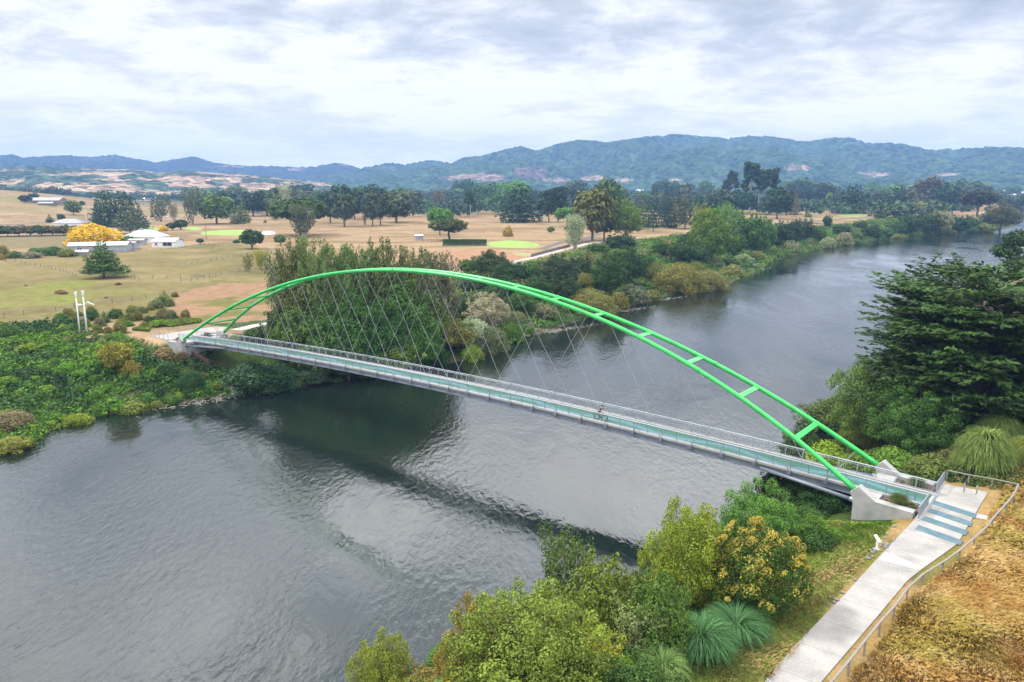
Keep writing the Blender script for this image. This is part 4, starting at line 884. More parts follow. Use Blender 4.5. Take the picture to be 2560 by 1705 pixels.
for a in ((1985, 507, 459, 22, 'dk2'), (1998, 512, 466, 26, 'dk2'), (2014, 512, 460, 32, 'dk2'), (2032, 512, 472, 30, 'dk2'), (2052, 514, 452, 38, 'blue'), (2074, 509, 461, 30, 'dk2'), (2166, 526, 478, 16, 'blue'), (2187, 518, 477, 30, 'blue'), (2208, 519, 477, 27, (.04, .055, .035)), (2040, 508, 470, 24, 'blue')):
    T('spruce_f' if a[0] % 2 else 'tall_f', *a, '{o} from the left in the dark conifer row right of the giant pines', group='dark conifer row right of the giant pines', name='conifer_tree')
T('oak_f', 2072, 515, 481, 14, 'yg', 'yellow-green small tree in front of the conifer row'); T('tall_f', 2090, 526, 480, 28, (.04, .06, .05), 'grey oval tree left of the broad cypress'); T('wide_f', 2126, 533, 457, 74, 'dk2', 'broad dark cypress on the far fairway', name='cypress_tree')
T('spruce_f', 2020, 543, 524, 16, 'grn', 'small green conifer by the far path', name='conifer_tree'); T('spruce_f', 2033, 529, 497, 22, 'blue', 'small blue-dark conifer on the far fairway', name='conifer_tree'); T('oak_f', 2049, 537, 520, 14, 'md', 'little green tree left of the broad cypress'); T('airy_f', 2083, 535, 520, 9, 'gr', 'little thin sapling left of the broad cypress')
T('wide_f', 2240, 525, 461, 60, 'dk2', 'layered dark cypress behind the cars', name='cypress_tree'); T('oak_f', 2286, 526, 480, 56, (.06, .06, .035), 'brownish olive round tree behind the bank willow'); T('airy_f', 2226, 518, 479, 20, 'sil', 'silver tree left of the layered cypress'); T('oak_f', 2222, 503, 460, 46, 'br', 'bright rounded tree beyond the layered cypress')
T('oak_f2', 2322, 518, 437, 76, (.06, .065, .055), 'high grey-brown crown, tallest in the right woodland'); T('spruce_f', 2328, 524, 488, 22, 'dk', 'small dark conifer in front of the high crown', name='conifer_tree'); T('spruce_f', 2343, 525, 492, 20, 'dk', 'smaller dark conifer beside the first', name='conifer_tree'); T('oak_f', 2366, 525, 461, 64, 'dk2', 'dark tree right of the high crown'); T('oak_f2', 2416, 507, 462, 36, 'dk2', 'dark blue tree farther right of the high crown')
T('umbrella_m', 2443, 540, 473, 76, (.035, .045, .03), 'brown-dark spreading tree above the river bank'); T('oak_f', 2395, 502, 448, 62, 'md', 'wide far green tree behind the dark one'); T('oak_f', 2531, 492, 464, 34, 'md', 'round green tree near the far roofs'); T('oak_f2', 2497, 492, 471, 18, 'md', 'small round tree between the far roofs'); T('oak_f', 2480, 512, 478, 40, (.045, .07, .04), 'grey-green tree behind the bank end'); T('oak_f', 2550, 522, 488, 44, (.04, .065, .045), 'round tree on the farthest shore at the right edge'); T('oak_f2', 2516, 520, 490, 44, (.04, .065, .045), 'tree on the farthest shore left of the edge')
# ------------------------------------------------------------------ right strip of the far bank
gR = 'trees along the far bank, upstream'
for a in ((1756, 610, 507, 52, 'lime'), (1779, 660, 530, 96, (.075, .135, .03)), (1780, 612, 510, 40, 'br2'), (1816, 592, 503, 38, 'br2'), (1838, 606, 521, 42, 'br2'), (1834, 644, 575, 46, 'md'), (1877, 634, 534, 64, 'md'), (1912, 632, 540, 50, (.06, .15, .04)), (1951, 624, 552, 52, 'dk'),
          (1980, 615, 546, 40, 'dk'), (2004, 604, 546, 56, (.04, .065, .035)), (2045, 608, 567, 32, 'md'), (2140, 607, 580, 32, 'md'), (2105, 590, 560, 40, 'dk'), (2068, 570, 537, 22, 'dk'), (2200, 552, 530, 26, 'md'), (2176, 599, 560, 38, 'dk'), (2211, 597, 566, 38, 'grn'),
          (2240, 587, 549, 40, 'md'), (2274, 588, 534, 52, 'dk'), (2318, 586, 530, 56, 'dk'), (2393, 582, 538, 44, 'dk'), (2426, 578, 537, 36, 'md'), (2246, 545, 522, 20, 'dk'), (1795, 622, 560, 50, 'dk'), (1855, 618, 565, 46, 'dk2'), (1735, 640, 575, 40, 'md'), (1720, 622, 580, 44, 'dk'), (2350, 560, 520, 30, 'dk'), (2150, 575, 552, 30, 'dk')):
    T(['wild_m', 'wild_m2'][int(a[0]) % 2], *a, '{o} tree from the left along the far bank beyond the bend', group=gR, sink=.5)
T('wild_m', 2297, 540, 502, 38, (.20, .22, .07), 'pale yellow willow on the far bank', name='willow_tree'); T('wild_m2', 2351, 585, 523, 52, 'pale', 'pale grey-green willow leaning over the far bank', name='willow_tree'); T('wild_m', 2501, 576, 507, 78, (.065, .085, .04), 'big grey-green tree at the end of the far bank spit')
gB = 'low bushes at the far water edge, upstream'
for a in ((1857, 657, 630, 50, 'pale'), (1892, 651, 624, 36, 'ol'), (1925, 643, 628, 32, 'md'), (1946, 641, 629, 18, 'yg'), (1824, 662, 642, 46, 'grn'), (1974, 629, 595, 48, 'pale'), (2025, 614, 589, 26, 'gr'), (2068, 619, 589, 40, 'pale'), (2111, 613, 572, 44, 'pale'), (2002, 620, 598, 30, 'md'), (2245, 597, 586, 24, 'ol'), (2174, 592, 578, 22, 'lime'), (2460, 579, 554, 42, 'ol'), (2430, 582, 564, 30, 'md'), (2140, 612, 592, 26, 'grn'), (1800, 668, 650, 30, 'gr'), (1990, 625, 600, 26, 'gr'), (2470, 577, 562, 20, 'md'), (2378, 586, 572, 24, 'ol')):
    T(['bush_m', 'bush_m2'][int(a[0]) % 2], *a, '{o} low bush from the left at the far water edge beyond the bend', cat='bush', group=gB)
# ------------------------------------------------------------------ middle of the far bank, right of the arch
gM = 'trees on the far bank behind the arch, right part'
for a in ((1518, 740, 633, 82, 'dk'), (1568, 708, 618, 84, 'dk'), (1392, 728, 637, 96, (.03, .055, .03)), (1270, 704, 652, 78, 'dk'), (1224, 690, 626, 80, 'dk'), (1174, 682, 645, 58, 'md'), (1182, 727, 683, 78, (.035, .06, .03)), (1553, 622, 584, 68, 'dk'), (1499, 634, 607, 52, 'md'), (1330, 700, 655, 60, 'md'), (1450, 700, 640, 60, 'dk'), (1345, 745, 690, 80, 'dk'), (1262, 745, 690, 76, 'dk'), (1420, 760, 690, 70, 'dk'), (1700, 660, 600, 56, 'dk'), (1740, 665, 610, 60, 'dk'), (1610, 690, 630, 60, 'md'), (1300, 780, 725, 70, 'md'), (1230, 770, 715, 60, 'dk'), (1650, 640, 600, 44, 'md')):
    T(['wild_m', 'wild_m2'][int(a[0]) % 2], *a, '{o} tree from the left on the far bank right of the arch top', group=gM, sink=.6)
for a, lb in (((1469, 668, 622, 32, 'brown'), 'brown-green conical tree on the bright slope of the far bank'),): T('spruce_f', *a, lb)
gO = 'olive bushes along the far bank right of the arch'
for a in ((1461, 719, 672, 74, 'ol'), (1473, 780, 706, 140, (.14, .155, .05)), (1668, 640, 592, 66, 'ol'), (1698, 727, 637, 130, (.15, .155, .045)), (1771, 723, 660, 90, (.16, .16, .06)), (1640, 700, 640, 80, 'ol'), (1580, 754, 702, 68, 'gr'), (1629, 750, 717, 48, 'ol'), (1683, 727, 700, 40, 'ol'), (1548, 770, 722, 50, 'ol'), (1830, 690, 655, 50, (.15, .16, .06)), (1354, 790, 752, 60, 'gr'), (1740, 700, 640, 70, 'ol')):
    T(['bush_m', 'bush_m2'][int(a[0]) % 2], *a, '{o} olive bush from the left on the far bank right of the arch top', cat='bush', group=gO, sink=.4)
# silver willows and low trees right under the arch
gW = 'willows at the far water edge behind the hangers'
for a in ((1217, 820, 733, 96, 'sil'), (1125, 872, 798, 118, 'ol'), (1182, 858, 775, 100, 'sil'), (1232, 876, 792, 78, 'gr'), (1278, 849, 790, 64, 'grn'), (1308, 834, 801, 50, 'grn'), (1180, 900, 850, 60, 'lime'), (1100, 820, 740, 96, 'dk'), (1160, 790, 715, 90, 'dk'), (1290, 815, 765, 60, 'gr'), (1080, 905, 840, 80, 'dk')):
    T(['bush_n2', 'wild_m2'][int(a[0]) % 2], *a, '{o} willow from the left at the far water edge behind the hangers', group=gW, name='willow_tree', sink=.5)
# ------------------------------------------------------------------ the tall grove behind the left half of the arch
gP = 'tall loose trees of the grove behind the arch'
for a in ((725, 868, 632, 105, 'airy'), (755, 880, 606, 105, (.09, .14, .055)), (790, 880, 602, 115, 'airy'), (850, 890, 622, 110, (.10, .14, .06)), (905, 890, 634, 110, 'airy'), (960, 890, 606, 110, (.08, .13, .04)), (1010, 880, 624, 105, (.10, .13, .055)), (1055, 872, 630, 105, (.11, .14, .07)), (1105, 850, 645, 100, (.10, .13, .07)), (880, 870, 622, 90, (.075, .14, .04)), (820, 860, 628, 100, (.12, .15, .09)), (1080, 840, 640, 80, 'airy')):
    T(['oak_n', 'airy_m2', 'huge_n', 'oak_n'][int(a[0] // 5) % 4], *a, jit=.2, label= '{o} tall grey-green tree from the left in the grove behind the arch', group=gP, name='poplar_tree', sink=.5)
gD = 'darker trees in front of the grove behind the arch'
for a in ((715, 868, 755, 95, 'dk'), (760, 905, 745, 130, 'dk'), (830, 925, 770, 120, 'dk'), (900, 935, 730, 140, 'dk'), (965, 925, 760, 110, 'md'), (1010, 915, 700, 140, 'md'), (1050, 920, 800, 100, 'dk'), (870, 952, 835, 110, 'dk2'), (1000, 930, 830, 110, 'dk'), (730, 900, 800, 100, 'dk2'), (1060, 870, 735, 110, 'dk'), (790, 940, 840, 100, 'dk2'), (935, 948, 860, 80, 'dk2')):
    T(['wild_m', 'oak_n', 'wild_m2', 'broad_n'][int(a[0] // 3) % 4], *a[:4], random.choice(['dk', 'md', 'grn', 'br2', (.07, .11, .03), (.10, .14, .05)]), jit=.2, label='{o} dark tree from the left in front of the grove behind the arch', group=gD, sink=.6)
T('dead', 787, 850, 622, 170, 'gr', 'bare grey dead tree standing in the grove behind the arch', name='dead_tree'); T('dead', 735, 880, 700, 110, 'gr', 'smaller bare grey tree left of the big dead one', name='dead_tree'); T('dead', 1010, 925, 800, 50, 'gr', 'leaning bare pale trunk behind the hangers', name='dead_tree', lean=.22); T('dead', 870, 900, 770, 80, 'gr', 'bare twiggy tree behind the middle hangers', name='dead_tree')
# ------------------------------------------------------------------ left bank, this side of the bridge
for k, a in (('oak_m', (295, 935, 851, 68, (.20, .18, .045), 'olive-gold round bush on the left bank', 'bush')), ('bush_m', (329, 939, 893, 46, (.17, .16, .045), 'smaller olive-gold bush right of the round one', 'bush')), ('bush_n', (631, 977, 890, 132, (.035, .085, .04), 'wide dark green spreading shrub under the bridge', 'bush')),
             ('bush_n2', (700, 972, 893, 96, (.03, .075, .04), 'dark shrub right of the wide spreading one under the bridge', 'bush')), ('bush_n', (785, 952, 910, 84, (.035, .07, .035), 'dark shrub low over the water under the bridge', 'bush')), ('bush_m', (478, 980, 912, 70, 'dk', 'dark green bush under the left abutment', 'bush')),
             ('bush_n2', (34, 1072, 1012, 92, (.15, .14, .085), 'grey twiggy bush at the left edge by the water', 'bush')), ('bush_n', (34, 1126, 1085, 84, (.17, .18, .035), 'yellow-green low bush at the lower left water edge', 'bush')), ('bush_n', (15, 850, 796, 60, 'grn', 'green bush at the left edge on top of the bank', 'bush')),
             ('bush_m', (640, 850, 812, 60, 'dk', 'dark bush right of the far rib foot', 'bush')), ('bush_m2', (455, 905, 872, 40, 'brown', 'dry brown shrub below the left abutment', 'bush')), ('bush_m2', (410, 900, 860, 50, (.20, .15, .09), 'dry tan shrub beside the left abutment wall', 'bush')), ('bush_m2', (420, 945, 895, 60, 'dk', 'dark bush on the bank below the dry shrub', 'bush'))):
    T(k, *a[:6], a[6] if len(a) > 6 else 'bush')
gS = 'young shrubs planted near the twin lamp posts'
sh_px = [(153, 805, 26), (172, 800, 28), (186, 808, 26), (232, 800, 28), (250, 815, 26), (262, 806, 22), (243, 828, 20), (290, 795, 32), (312, 806, 18), (322, 800, 18), (335, 802, 20), (304, 815, 24), (298, 832, 26), (270, 832, 20), (285, 792, 24), (372, 806, 20), (385, 808, 20), (397, 804, 26), (407, 802, 18), (426, 800, 26), (440, 800, 20), (465, 793, 18), (355, 782, 22), (375, 775, 18), (392, 770, 26), (404, 762, 24), (412, 752, 22), (437, 742, 16), (425, 765, 20), (157, 826, 18), (210, 812, 22), (78, 820, 14), (140, 822, 16), (330, 780, 22), (345, 800, 22), (455, 812, 20), (362, 820, 20), (228, 784, 20), (196, 790, 18), (410, 790, 22)]
for i, (u, v, w) in enumerate(sh_px): T(['bush_m', 'bush_m2', 'spruce_f'][i % 3] if w > 17 else 'bush_m2', u, v, v - w * random.uniform(.9, 1.35), w * 1.15, random.choice(['dk', 'md', 'ol', 'gr', 'ol', 'brown']), '{o} young shrub from the left in the planting around the twin lamp posts', cat='shrub', group=gS)
for i, (u, v) in enumerate(((505, 1018), (540, 1012), (588, 1000))): T('snag', u, v, v - [42, 50, 66][i], [60, 56, 44][i], 'gr', ['pale driftwood snag at the left water edge, widest', 'pale tangle of dead branches in the shallows beside the snag', 'upright forked dead branch standing in the shallows'][i], name='driftwood', cat='dead branches')
for i, (u, v) in enumerate(((1500, 788), (1372, 836), (1880, 668))): T('snag', u, v, v - [24, 30, 20][i], [60, 70, 60][i], 'gr', ['pale dead branches on the far shore below the olive bush', 'pale dead branches on the far shore behind the hangers', 'pale drift branches on the stony point of the far shore'][i], name='driftwood', cat='dead branches')
# ------------------------------------------------------------------ right bank
T('mac_n', 2432, 1055, 655, 680, (.034, .07, .022), 'huge spreading dark cypress with spiky sprays on the right bank', name='cypress_tree', sink=1.5)
T('mac_n', 2680, 1010, 640, 560, (.032, .066, .02), 'second huge cypress, cut off by the right edge', name='cypress_tree', sink=1.5)
T('pine_n', 2545, 860, 582, 190, (.03, .062, .035), 'dark pine behind the huge cypress at the right edge', name='pine_tree')
for k, a in (('huge_n', (2190, 1112, 896, 190, (.09, .15, .045), 'tall grey-green tree left of the huge cypress')), ('huge_n', (2292, 1135, 975, 190, (.045, .115, .028), 'glossy dark green tree under the huge cypress')), ('oak_n', (2080, 1080, 998, 150, (.065, .11, .035), 'olive tree over the water behind the far rib')),
             ('bush_n2', (2157, 1115, 1025, 130, (.12, .16, .035), 'yellowish olive tree in the middle of the right bank trees')), ('bush_n', (2062, 1165, 1090, 105, (.19, .24, .03), 'bright yellow-green tree between the ribs')), ('bush_n', (2232, 1180, 1104, 120, (.10, .17, .03), 'green tree left of the big grass tussock')),
             ('oak_n', (2000, 1150, 1068, 90, (.04, .075, .025), 'dark tree over the water left of the yellow-green one')), ('oak_n', (2235, 1090, 940, 150, (.06, .11, .03), 'leafy tree behind the glossy dark one')), ('bush_n', (2150, 1180, 1115, 110, (.09, .15, .03), 'low green tree beside the far rib foot')),
             ('bush_n', (2320, 1190, 1120, 110, (.08, .12, .035), 'low green bush behind the planter on the right bank')),
             ('bush_n', (2040, 1365, 1300, 100, (.03, .07, .02), 'low dark bush left of the abutment wall')),
             ('huge_n', (1893, 1395, 1214, 170, (.075, .15, .035), 'bright green tree left of the bridge end')), ('huge_n', (1715, 1525, 1264, 185, (.15, .20, .028), 'yellow-green tree at the water below the bridge')), ('huge_n', (1888, 1518, 1322, 205, (.04, .08, .02), 'dense round tree with golden brown new leaves')),
             ('airy_n', (1405, 1560, 1338, 160, (.07, .11, .03), 'open crooked tree reaching over the water')), ('oak_n', (1500, 1640, 1398, 180, (.10, .13, .03), 'olive green tree right of the crooked one')), ('bush_n', (1470, 1645, 1480, 100, (.24, .27, .025), 'bright yellow-leaved small tree')),
             ('oak_n', (1640, 1650, 1440, 150, (.065, .115, .03), 'mid green tree below the yellow-green tree')), ('airy_n', (1590, 1660, 1500, 170, (.15, .18, .08), 'grey-green loose tree behind the grass tussocks')), ('huge_n', (1320, 1800, 1488, 330, (.12, .15, .035), 'largest olive tree at the bottom of the picture')),
             ('huge_n', (1200, 1795, 1505, 170, (.19, .165, .04), 'yellowish brown-tipped tree at the bottom beside the largest')), ('bush_n', (1562, 1735, 1622, 140, (.14, .20, .012), 'rounded lime green bush at the bottom')), ('huge_n', (965, 1790, 1596, 150, (.16, .165, .035), 'bushy olive tree in the bottom left corner of the bank')),
             ('bush_n2', (1060, 1790, 1668, 170, (.13, .18, .045), 'low green bush at the bottom edge left of the largest tree')), ('bush_n2', (1330, 1620, 1440, 110, (.10, .15, .06), 'pale willow-like bush behind the crooked tree')), ('bush_n', (1450, 1760, 1610, 170, (.06, .11, .025), 'green bush at the bottom between the largest tree and the lime bush')),
             ('bush_n', (1960, 1440, 1370, 110, (.04, .09, .02), 'low green bush behind the golden brown tree')), ('bush_n2', (1800, 1500, 1400, 120, (.05, .10, .025), 'green bush between the yellow-green and golden trees')), ('bush_n2', (1735, 1640, 1560, 90, (.04, .09, .02), 'dark low bush left of the grass tussocks'))):
    T(k, *a, sink=.8)
for k, a in (('toetoe', (2456, 1172, 1044, 150, (.12, .155, .05), 'big rounded grass tussock, front one of the group')), ('toetoe', (2495, 1105, 1018, 125, (.12, .15, .05), 'grass tussock behind the big front one')), ('toetoe', (2575, 1160, 1075, 130, (.13, .15, .05), 'grass tussock at the right edge')),
             ('flax', (1750, 1632, 1512, 130, (.055, .125, .065), 'spiky blue-green tussock, left of the pair')), ('flax', (1838, 1590, 1496, 120, (.055, .125, .065), 'spiky blue-green tussock, right of the pair')), ('flax', (1655, 1708, 1585, 90, (.14, .20, .08), 'spiky pale tussock at the bottom by the dead leaves'))):
    T(k, *a, cat='grass tussock', name='grass_tussock')
# planter plants
for (s, n, h, lb) in ((68.6, -3.3, 1.7, 'dark bunched palm in the near planter'), (68.9, 3.2, 1.5, 'dark bunched palm in the far planter'), (-68.5, -3.3, 1.3, 'small palm in the near planter of the left end'), (-69, 3.2, 1.3, 'small palm in the far planter of the left end')):
    p = B(s, n, -.8); r = plant('flax', p, h * 1.1, h * .9, (.05, .075, .02), lb, 'palm', name='palm_plant'); q = MB().tube([(0, 0, 0), (0, 0, .35)], .06, 7); q.build('stem', M['bark'], r)
for i in range(14):
    se = random.choice((1, 1, -1)); sd_i = random.choice((1, -1)); s, n = random.uniform(67.1, 70.2), random.uniform(2.4, 3.9); p = B(se * s, sd_i * n, -.79)
    plant('bush_f', p, .3, .5, random.choice([(.10, .03, .02), (.05, .12, .03), (.06, .10, .03)]), '{o} small ground plant from the left in the planters', 'plant', 'ground plants in the planters', 'ground_plant')

# the thicket between the big trees of the right bank
th_poly = [(900, 1790), (1060, 1700), (1350, 1530), (1500, 1450), (1640, 1420), (1800, 1310), (1960, 1270), (2050, 1340), (1985, 1420), (1905, 1570), (1740, 1720), (1640, 1800), (1300, 1900), (1000, 1900)]
g_ = np.random.default_rng(404); cnt = 0
while cnt < 84:
    u, v = g_.uniform(900, 2050), g_.uniform(1270, 1890)
    if not inpoly(np.array([u]), np.array([v]), th_poly)[0]: continue
    P = hit(u, v)
    if river_sd(np.array([P.x]), np.array([P.y]))[0] < .3 or any(math.hypot(u - a_, v - b_ - 25) < c_ for a_, b_, c_ in ((1750, 1600, 95), (1838, 1570, 85), (1655, 1680, 75), (1562, 1700, 70), (1888, 1500, 60))): continue
    h = g_.uniform(1.6, 4.4); w = h * g_.uniform(.9, 1.5); P.z -= .4; cnt += 1
    plant(['bush_n', 'bush_n2', 'oak_n', 'bush_n2', 'airy_n'][cnt % 5], P, h, w, [(.07, .13, .025), (.12, .18, .03), (.05, .10, .025), (.16, .20, .04), (.10, .14, .05), (.20, .22, .03), (.045, .09, .022), (.14, .13, .04)][int(g_.integers(0, 8))], '{o} shrub from the left in the thicket below the path', 'shrub', 'shrubs in the thicket below the path')
gl = 'shrubs overhanging the left bank water edge'
for i in range(34):
    u = -10 + 700 * (i + .5) / 34; v = np.interp(u, [p_[0] for p_ in far_px[:11]], [p_[1] for p_ in far_px[:11]]) - random.uniform(2, 26)
    P = hit(u, v); P.z -= .5; h = random.uniform(1.2, 2.6); plant(['bush_n2', 'bush_m', 'bush_m2'][i % 3], P, h, h * random.uniform(1.2, 2), random.choice([(.06, .14, .02), (.09, .17, .02), (.14, .19, .02), (.045, .10, .02), (.12, .14, .04)]), '{o} shrub from the left overhanging the left bank water edge', 'shrub', gl, u=u)
gl2 = 'shrubs on the slope of the left bank'
for i in range(46):
    u = random.uniform(-20, 430); v = random.uniform(810, 1010); P = hit(u, v); P.z -= .4; h = random.uniform(1.3, 2.6); plant(['bush_n2', 'bush_m', 'bush_m2', 'oak_m'][i % 4], P, h, h * random.uniform(1.2, 2), random.choice([(.07, .15, .02), (.09, .18, .02), (.12, .20, .02), (.06, .13, .02)]), '{o} shrub from the left on the slope of the left bank', 'shrub', gl2, u=u)

gb_ = 'trees of the belt beyond the golf course'
for i in range(72):
    u = [random.uniform(420, 1050), random.uniform(1130, 1360), random.uniform(1430, 1790), random.uniform(1950, 2470)][0 if i < 30 else 1 if i < 38 else 2 if i < 54 else 3]
    v = random.uniform(503, 534) if u < 1050 else random.uniform(498, 516); T(random.choice(['oak_f', 'oak_f2', 'tall_f', 'wide_f', 'oak_f', 'larch_f']), u, v, v - random.uniform(30, 62), random.uniform(34, 66), random.choice(['dk', 'dk2', 'md', (.05, .085, .035), (.075, .10, .04), (.04, .065, .04), (.06, .12, .035)]), '{o} tree from the left in the belt beyond the golf course', group=gb_)

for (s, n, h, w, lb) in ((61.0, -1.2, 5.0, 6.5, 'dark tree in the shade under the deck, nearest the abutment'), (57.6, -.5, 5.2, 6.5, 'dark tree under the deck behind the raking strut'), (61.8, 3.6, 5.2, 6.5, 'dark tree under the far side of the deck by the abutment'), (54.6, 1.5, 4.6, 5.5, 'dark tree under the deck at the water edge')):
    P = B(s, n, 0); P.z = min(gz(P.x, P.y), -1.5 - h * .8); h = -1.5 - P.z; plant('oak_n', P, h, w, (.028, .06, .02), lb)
for o in list(scene.collection.objects):
    if o.get('label', '').startswith('dense round tree with golden brown'):
        q = link(bpy.data.objects.new('new_leaves', PROTO['tips'][0]), o); q.color = (.36, .28, .045, 1); q['label'] = 'golden brown new leaves over the dark crown'
# ------------------------------------------------------------------ vegetation too dense to count
def scrub(name, label, pts, rad, cols, per, size, seed, flat=.75, grow=None):
    g = np.random.default_rng(seed); n = len(pts); k = np.repeat(np.arange(n), per); m = len(k)
    d = unit(g.normal(size=(m, 3))); d[:, 2] = np.abs(d[:, 2]) * .9 + .02; d = unit(d); rd = (0.6 + .45 * g.random(m) ** .5)[:, None]
    P = pts[k] + d * rd * (rad[k, None] * np.array((1, 1, flat))); Nn = d + .7 * g.normal(size=(m, 3)) + np.array((0, 0, .3))
    s = size * (.7 + .6 * (rad[k] / rad.mean())); c = cols[k] * (0.7 + .6 * g.random(m))[:, None]
    V = leaf_quads(P, Nn, s, g, .6); c = c * .82
    o = link(bpy.data.objects.new(name, quads_mesh(name, V, M['leafcol'], col=c))); return tag(o, label, kind='stuff')
def scatter(n, box, cond, seed):
    g = np.random.default_rng(seed); x = g.uniform(box[0], box[1], n); y = g.uniform(box[2], box[3], n); k = cond(x, y); x, y = x[k], y[k]
    return np.stack([x, y, ground(x, y)], -1), g
def palette(g, n, cols, x, y, sc, seed):
    c = np.array(cols); q = fbm(x / sc, y / sc, seed, 3); q = np.clip((q - .25) / .5, 0, .999); i = np.clip((q * len(c) + g.normal(size=n) * .6).astype(int), 0, len(c) - 1); return c[i]
def inframe(x, y, z=-4, mx=60):
    u, v = topix(x, y, z); return (u > -mx - 100) & (u < 2620 + mx) & (v < 1760) & (y > 15)
# left bank this side of the bridge
def c1(x, y):
    s, n = toB(x, y); sd_ = river_sd(x, y); z = ground(x, y); return (sd_ > -.3) & (~near_side(x, y)) & (n < -1) & (y < 215) & (z < ZP + .05 + (x < -90) * .1) & (sd_ < 62) & inframe(x, y) & ~((s < -64) & (n > -6.5)) 
P_, g = scatter(9000, (-190, -28, 80, 215), c1, 61); P_ = P_[:3800]; rd = g.uniform(.7, 2.3, len(P_)); lowz = (P_[:, 2] > -2.2) & (P_[:, 0] > -95); rd[lowz] *= .45
cl = palette(g, len(P_), [(.022, .055, .012), (.04, .10, .014), (.06, .135, .012), (.08, .165, .012), (.10, .18, .014), (.055, .115, .016), (.04, .095, .018)], P_[:, 0], P_[:, 1], 11, 62); dryk = lowz & (g.random(len(P_)) < .3); cl *= 1.45; cl[dryk] = (.26, .19, .11)
scrub('bank_scrub', 'bright green tangled scrub covering the left bank', P_, rd, cl, 64, .18, 63, flat=.85)
# far bank ground cover up to the bend and beyond
def c2(x, y):
    sd_ = river_sd(x, y); s, n = toB(x, y); u, v = topix(x, y, -2 + 0 * x)
    lim = np.interp(u, [640, 900, 1000, 1180, 1300, 1470, 1560, 1700, 1850, 1930, 2280, 2420], [860, 800, 735, 690, 668, 622, 610, 596, 590, 580, 545, 548])
    return (sd_ > -.2) & (~near_side(x, y)) & (n > 4) & (y < 900) & (v > lim + 4) & (sd_ < 160) & inframe(x, y) & (u > 560) & ~((u < 700) & (v < 850))
P_, g = scatter(60000, (-60, 560, 140, 900), c2, 64); P_ = P_[:7500]; rd = g.uniform(.9, 2.6, len(P_)) * (1 + (P_[:, 1] > 400) * .7)
cl = palette(g, len(P_), [(.035, .085, .015), (.06, .135, .014), (.10, .185, .016), (.05, .10, .02), (.11, .14, .035), (.13, .15, .05), (.075, .16, .016)], P_[:, 0], P_[:, 1], 16, 65) * 1.5
scrub('far_bank_scrub', 'green undergrowth covering the far bank behind the bridge', P_, rd, cl, 40, .26, 66)
# right bank ground cover
def c3(x, y):
    sd_ = river_sd(x, y); s, n = toB(x, y); return (sd_ > -.3) & near_side(x, y) & (s < 67.5 - 6.0 * (n < -9)) & (y < 190) & (np.hypot(x, y) > 20) & inframe(x, y, -3, 200) & ~((s > 62.5) & (np.abs(n) < 6.2))
P_, g = scatter(16000, (-30, 130, 20, 190), c3, 67); P_ = P_[:2600]; s_, n_ = toB(P_[:, 0], P_[:, 1]); rd = g.uniform(.45, 1.3, len(P_)) * np.where(s_ > 60, .5, 1)
cl = palette(g, len(P_), [(.03, .075, .014), (.045, .11, .015), (.07, .15, .02), (.055, .10, .02), (.11, .14, .025), (.16, .155, .04)], P_[:, 0], P_[:, 1], 8, 68) * 1.3
scrub('right_bank_scrub', 'green undergrowth covering the bank below the path', P_, rd, cl, 130, .095, 69, flat=.6)
def c3b(x, y):
    s, n = toB(x, y); return near_side(x, y) & (((s > 66) & (n > 7) & (n < 60) & (s < 84)) | ((s > 60) & (s < 78) & (n > 7.5) & (n < 40))) & inframe(x, y, -1, 200)
P_, g = scatter(9000, (30, 140, 60, 160), c3b, 70); P_ = P_[:900]; rd = g.uniform(.5, 1.5, len(P_))
cl = palette(g, len(P_), [(.045, .09, .018), (.08, .12, .02), (.13, .15, .035), (.18, .16, .06), (.22, .17, .07)], P_[:, 0], P_[:, 1], 7, 71)
scrub('right_bank_upper_scrub', 'mixed green and dry scrub between tussocks and landing', P_, rd, cl, 120, .10, 72, flat=.55)
# grass blades: dry slope right of the handrail and green verge left of the path
def blades(name, label, n, box, cond, colf, seed, h=.55, wid=.02, lay=(.45, .1)):
    g = np.random.default_rng(seed); x = g.uniform(box[0], box[1], n); y = g.uniform(box[2], box[3], n)
    dens = fbm(x / 1.1, y / 1.1, seed + 1, 3); k = cond(x, y) & (g.random(n) < sstep(.2, .55, dens) + .4); x, y = x[k], y[k]; m = len(x); z = ground(x, y)
    hh = h * g.uniform(.5, 1.3, m) * (0.5 + fbm(x / 2.2, y / 2.2, seed + 2, 3)); a = 6.28 * fbm(x / 7, y / 7, seed + 3, 2) * .35 + g.normal(size=m) * .28 + 3.4; le = g.uniform(.3, 1.0, m)
    b = np.stack([x, y, z - .03], -1); s = np.stack([-np.sin(a), np.cos(a), 0 * a], -1) * wid * g.uniform(.6, 1.5, m)[:, None]; d1 = np.stack([np.cos(a) * le * .4, np.sin(a) * le * .4, np.ones(m)], -1) * (hh * .6)[:, None]; d2 = np.stack([np.cos(a) * le * 1.3, np.sin(a) * le * 1.3, np.full(m, .75)], -1) * (hh)[:, None]
    V = np.stack([b - s, b + s, b + d1 + s * .3 + (d2 - d1) * .5, b + d2], 1); c = colf(x, y, g) * (g.uniform(.7, 1.3, m) * (.80 + .40 * fbm(x / .45, y / .45, seed + 6, 2)))[:, None]
    return tag(link(bpy.data.objects.new(name, quads_mesh(name, V, M['leafcol'], col=c))), label, kind='stuff')
def dryc(x, y): s, n = toB(x, y); return near_side(x, y) & (s > np.interp(n, [-60, -38, -26, -20, -17.5, -10.5, 5], [72.0, 72.3, 73.0, 73.3, 73.8, 75.2, 75.4]) + .7) & (s < 125) & (n < 30) & inframe(x, y, -1.5, 60)
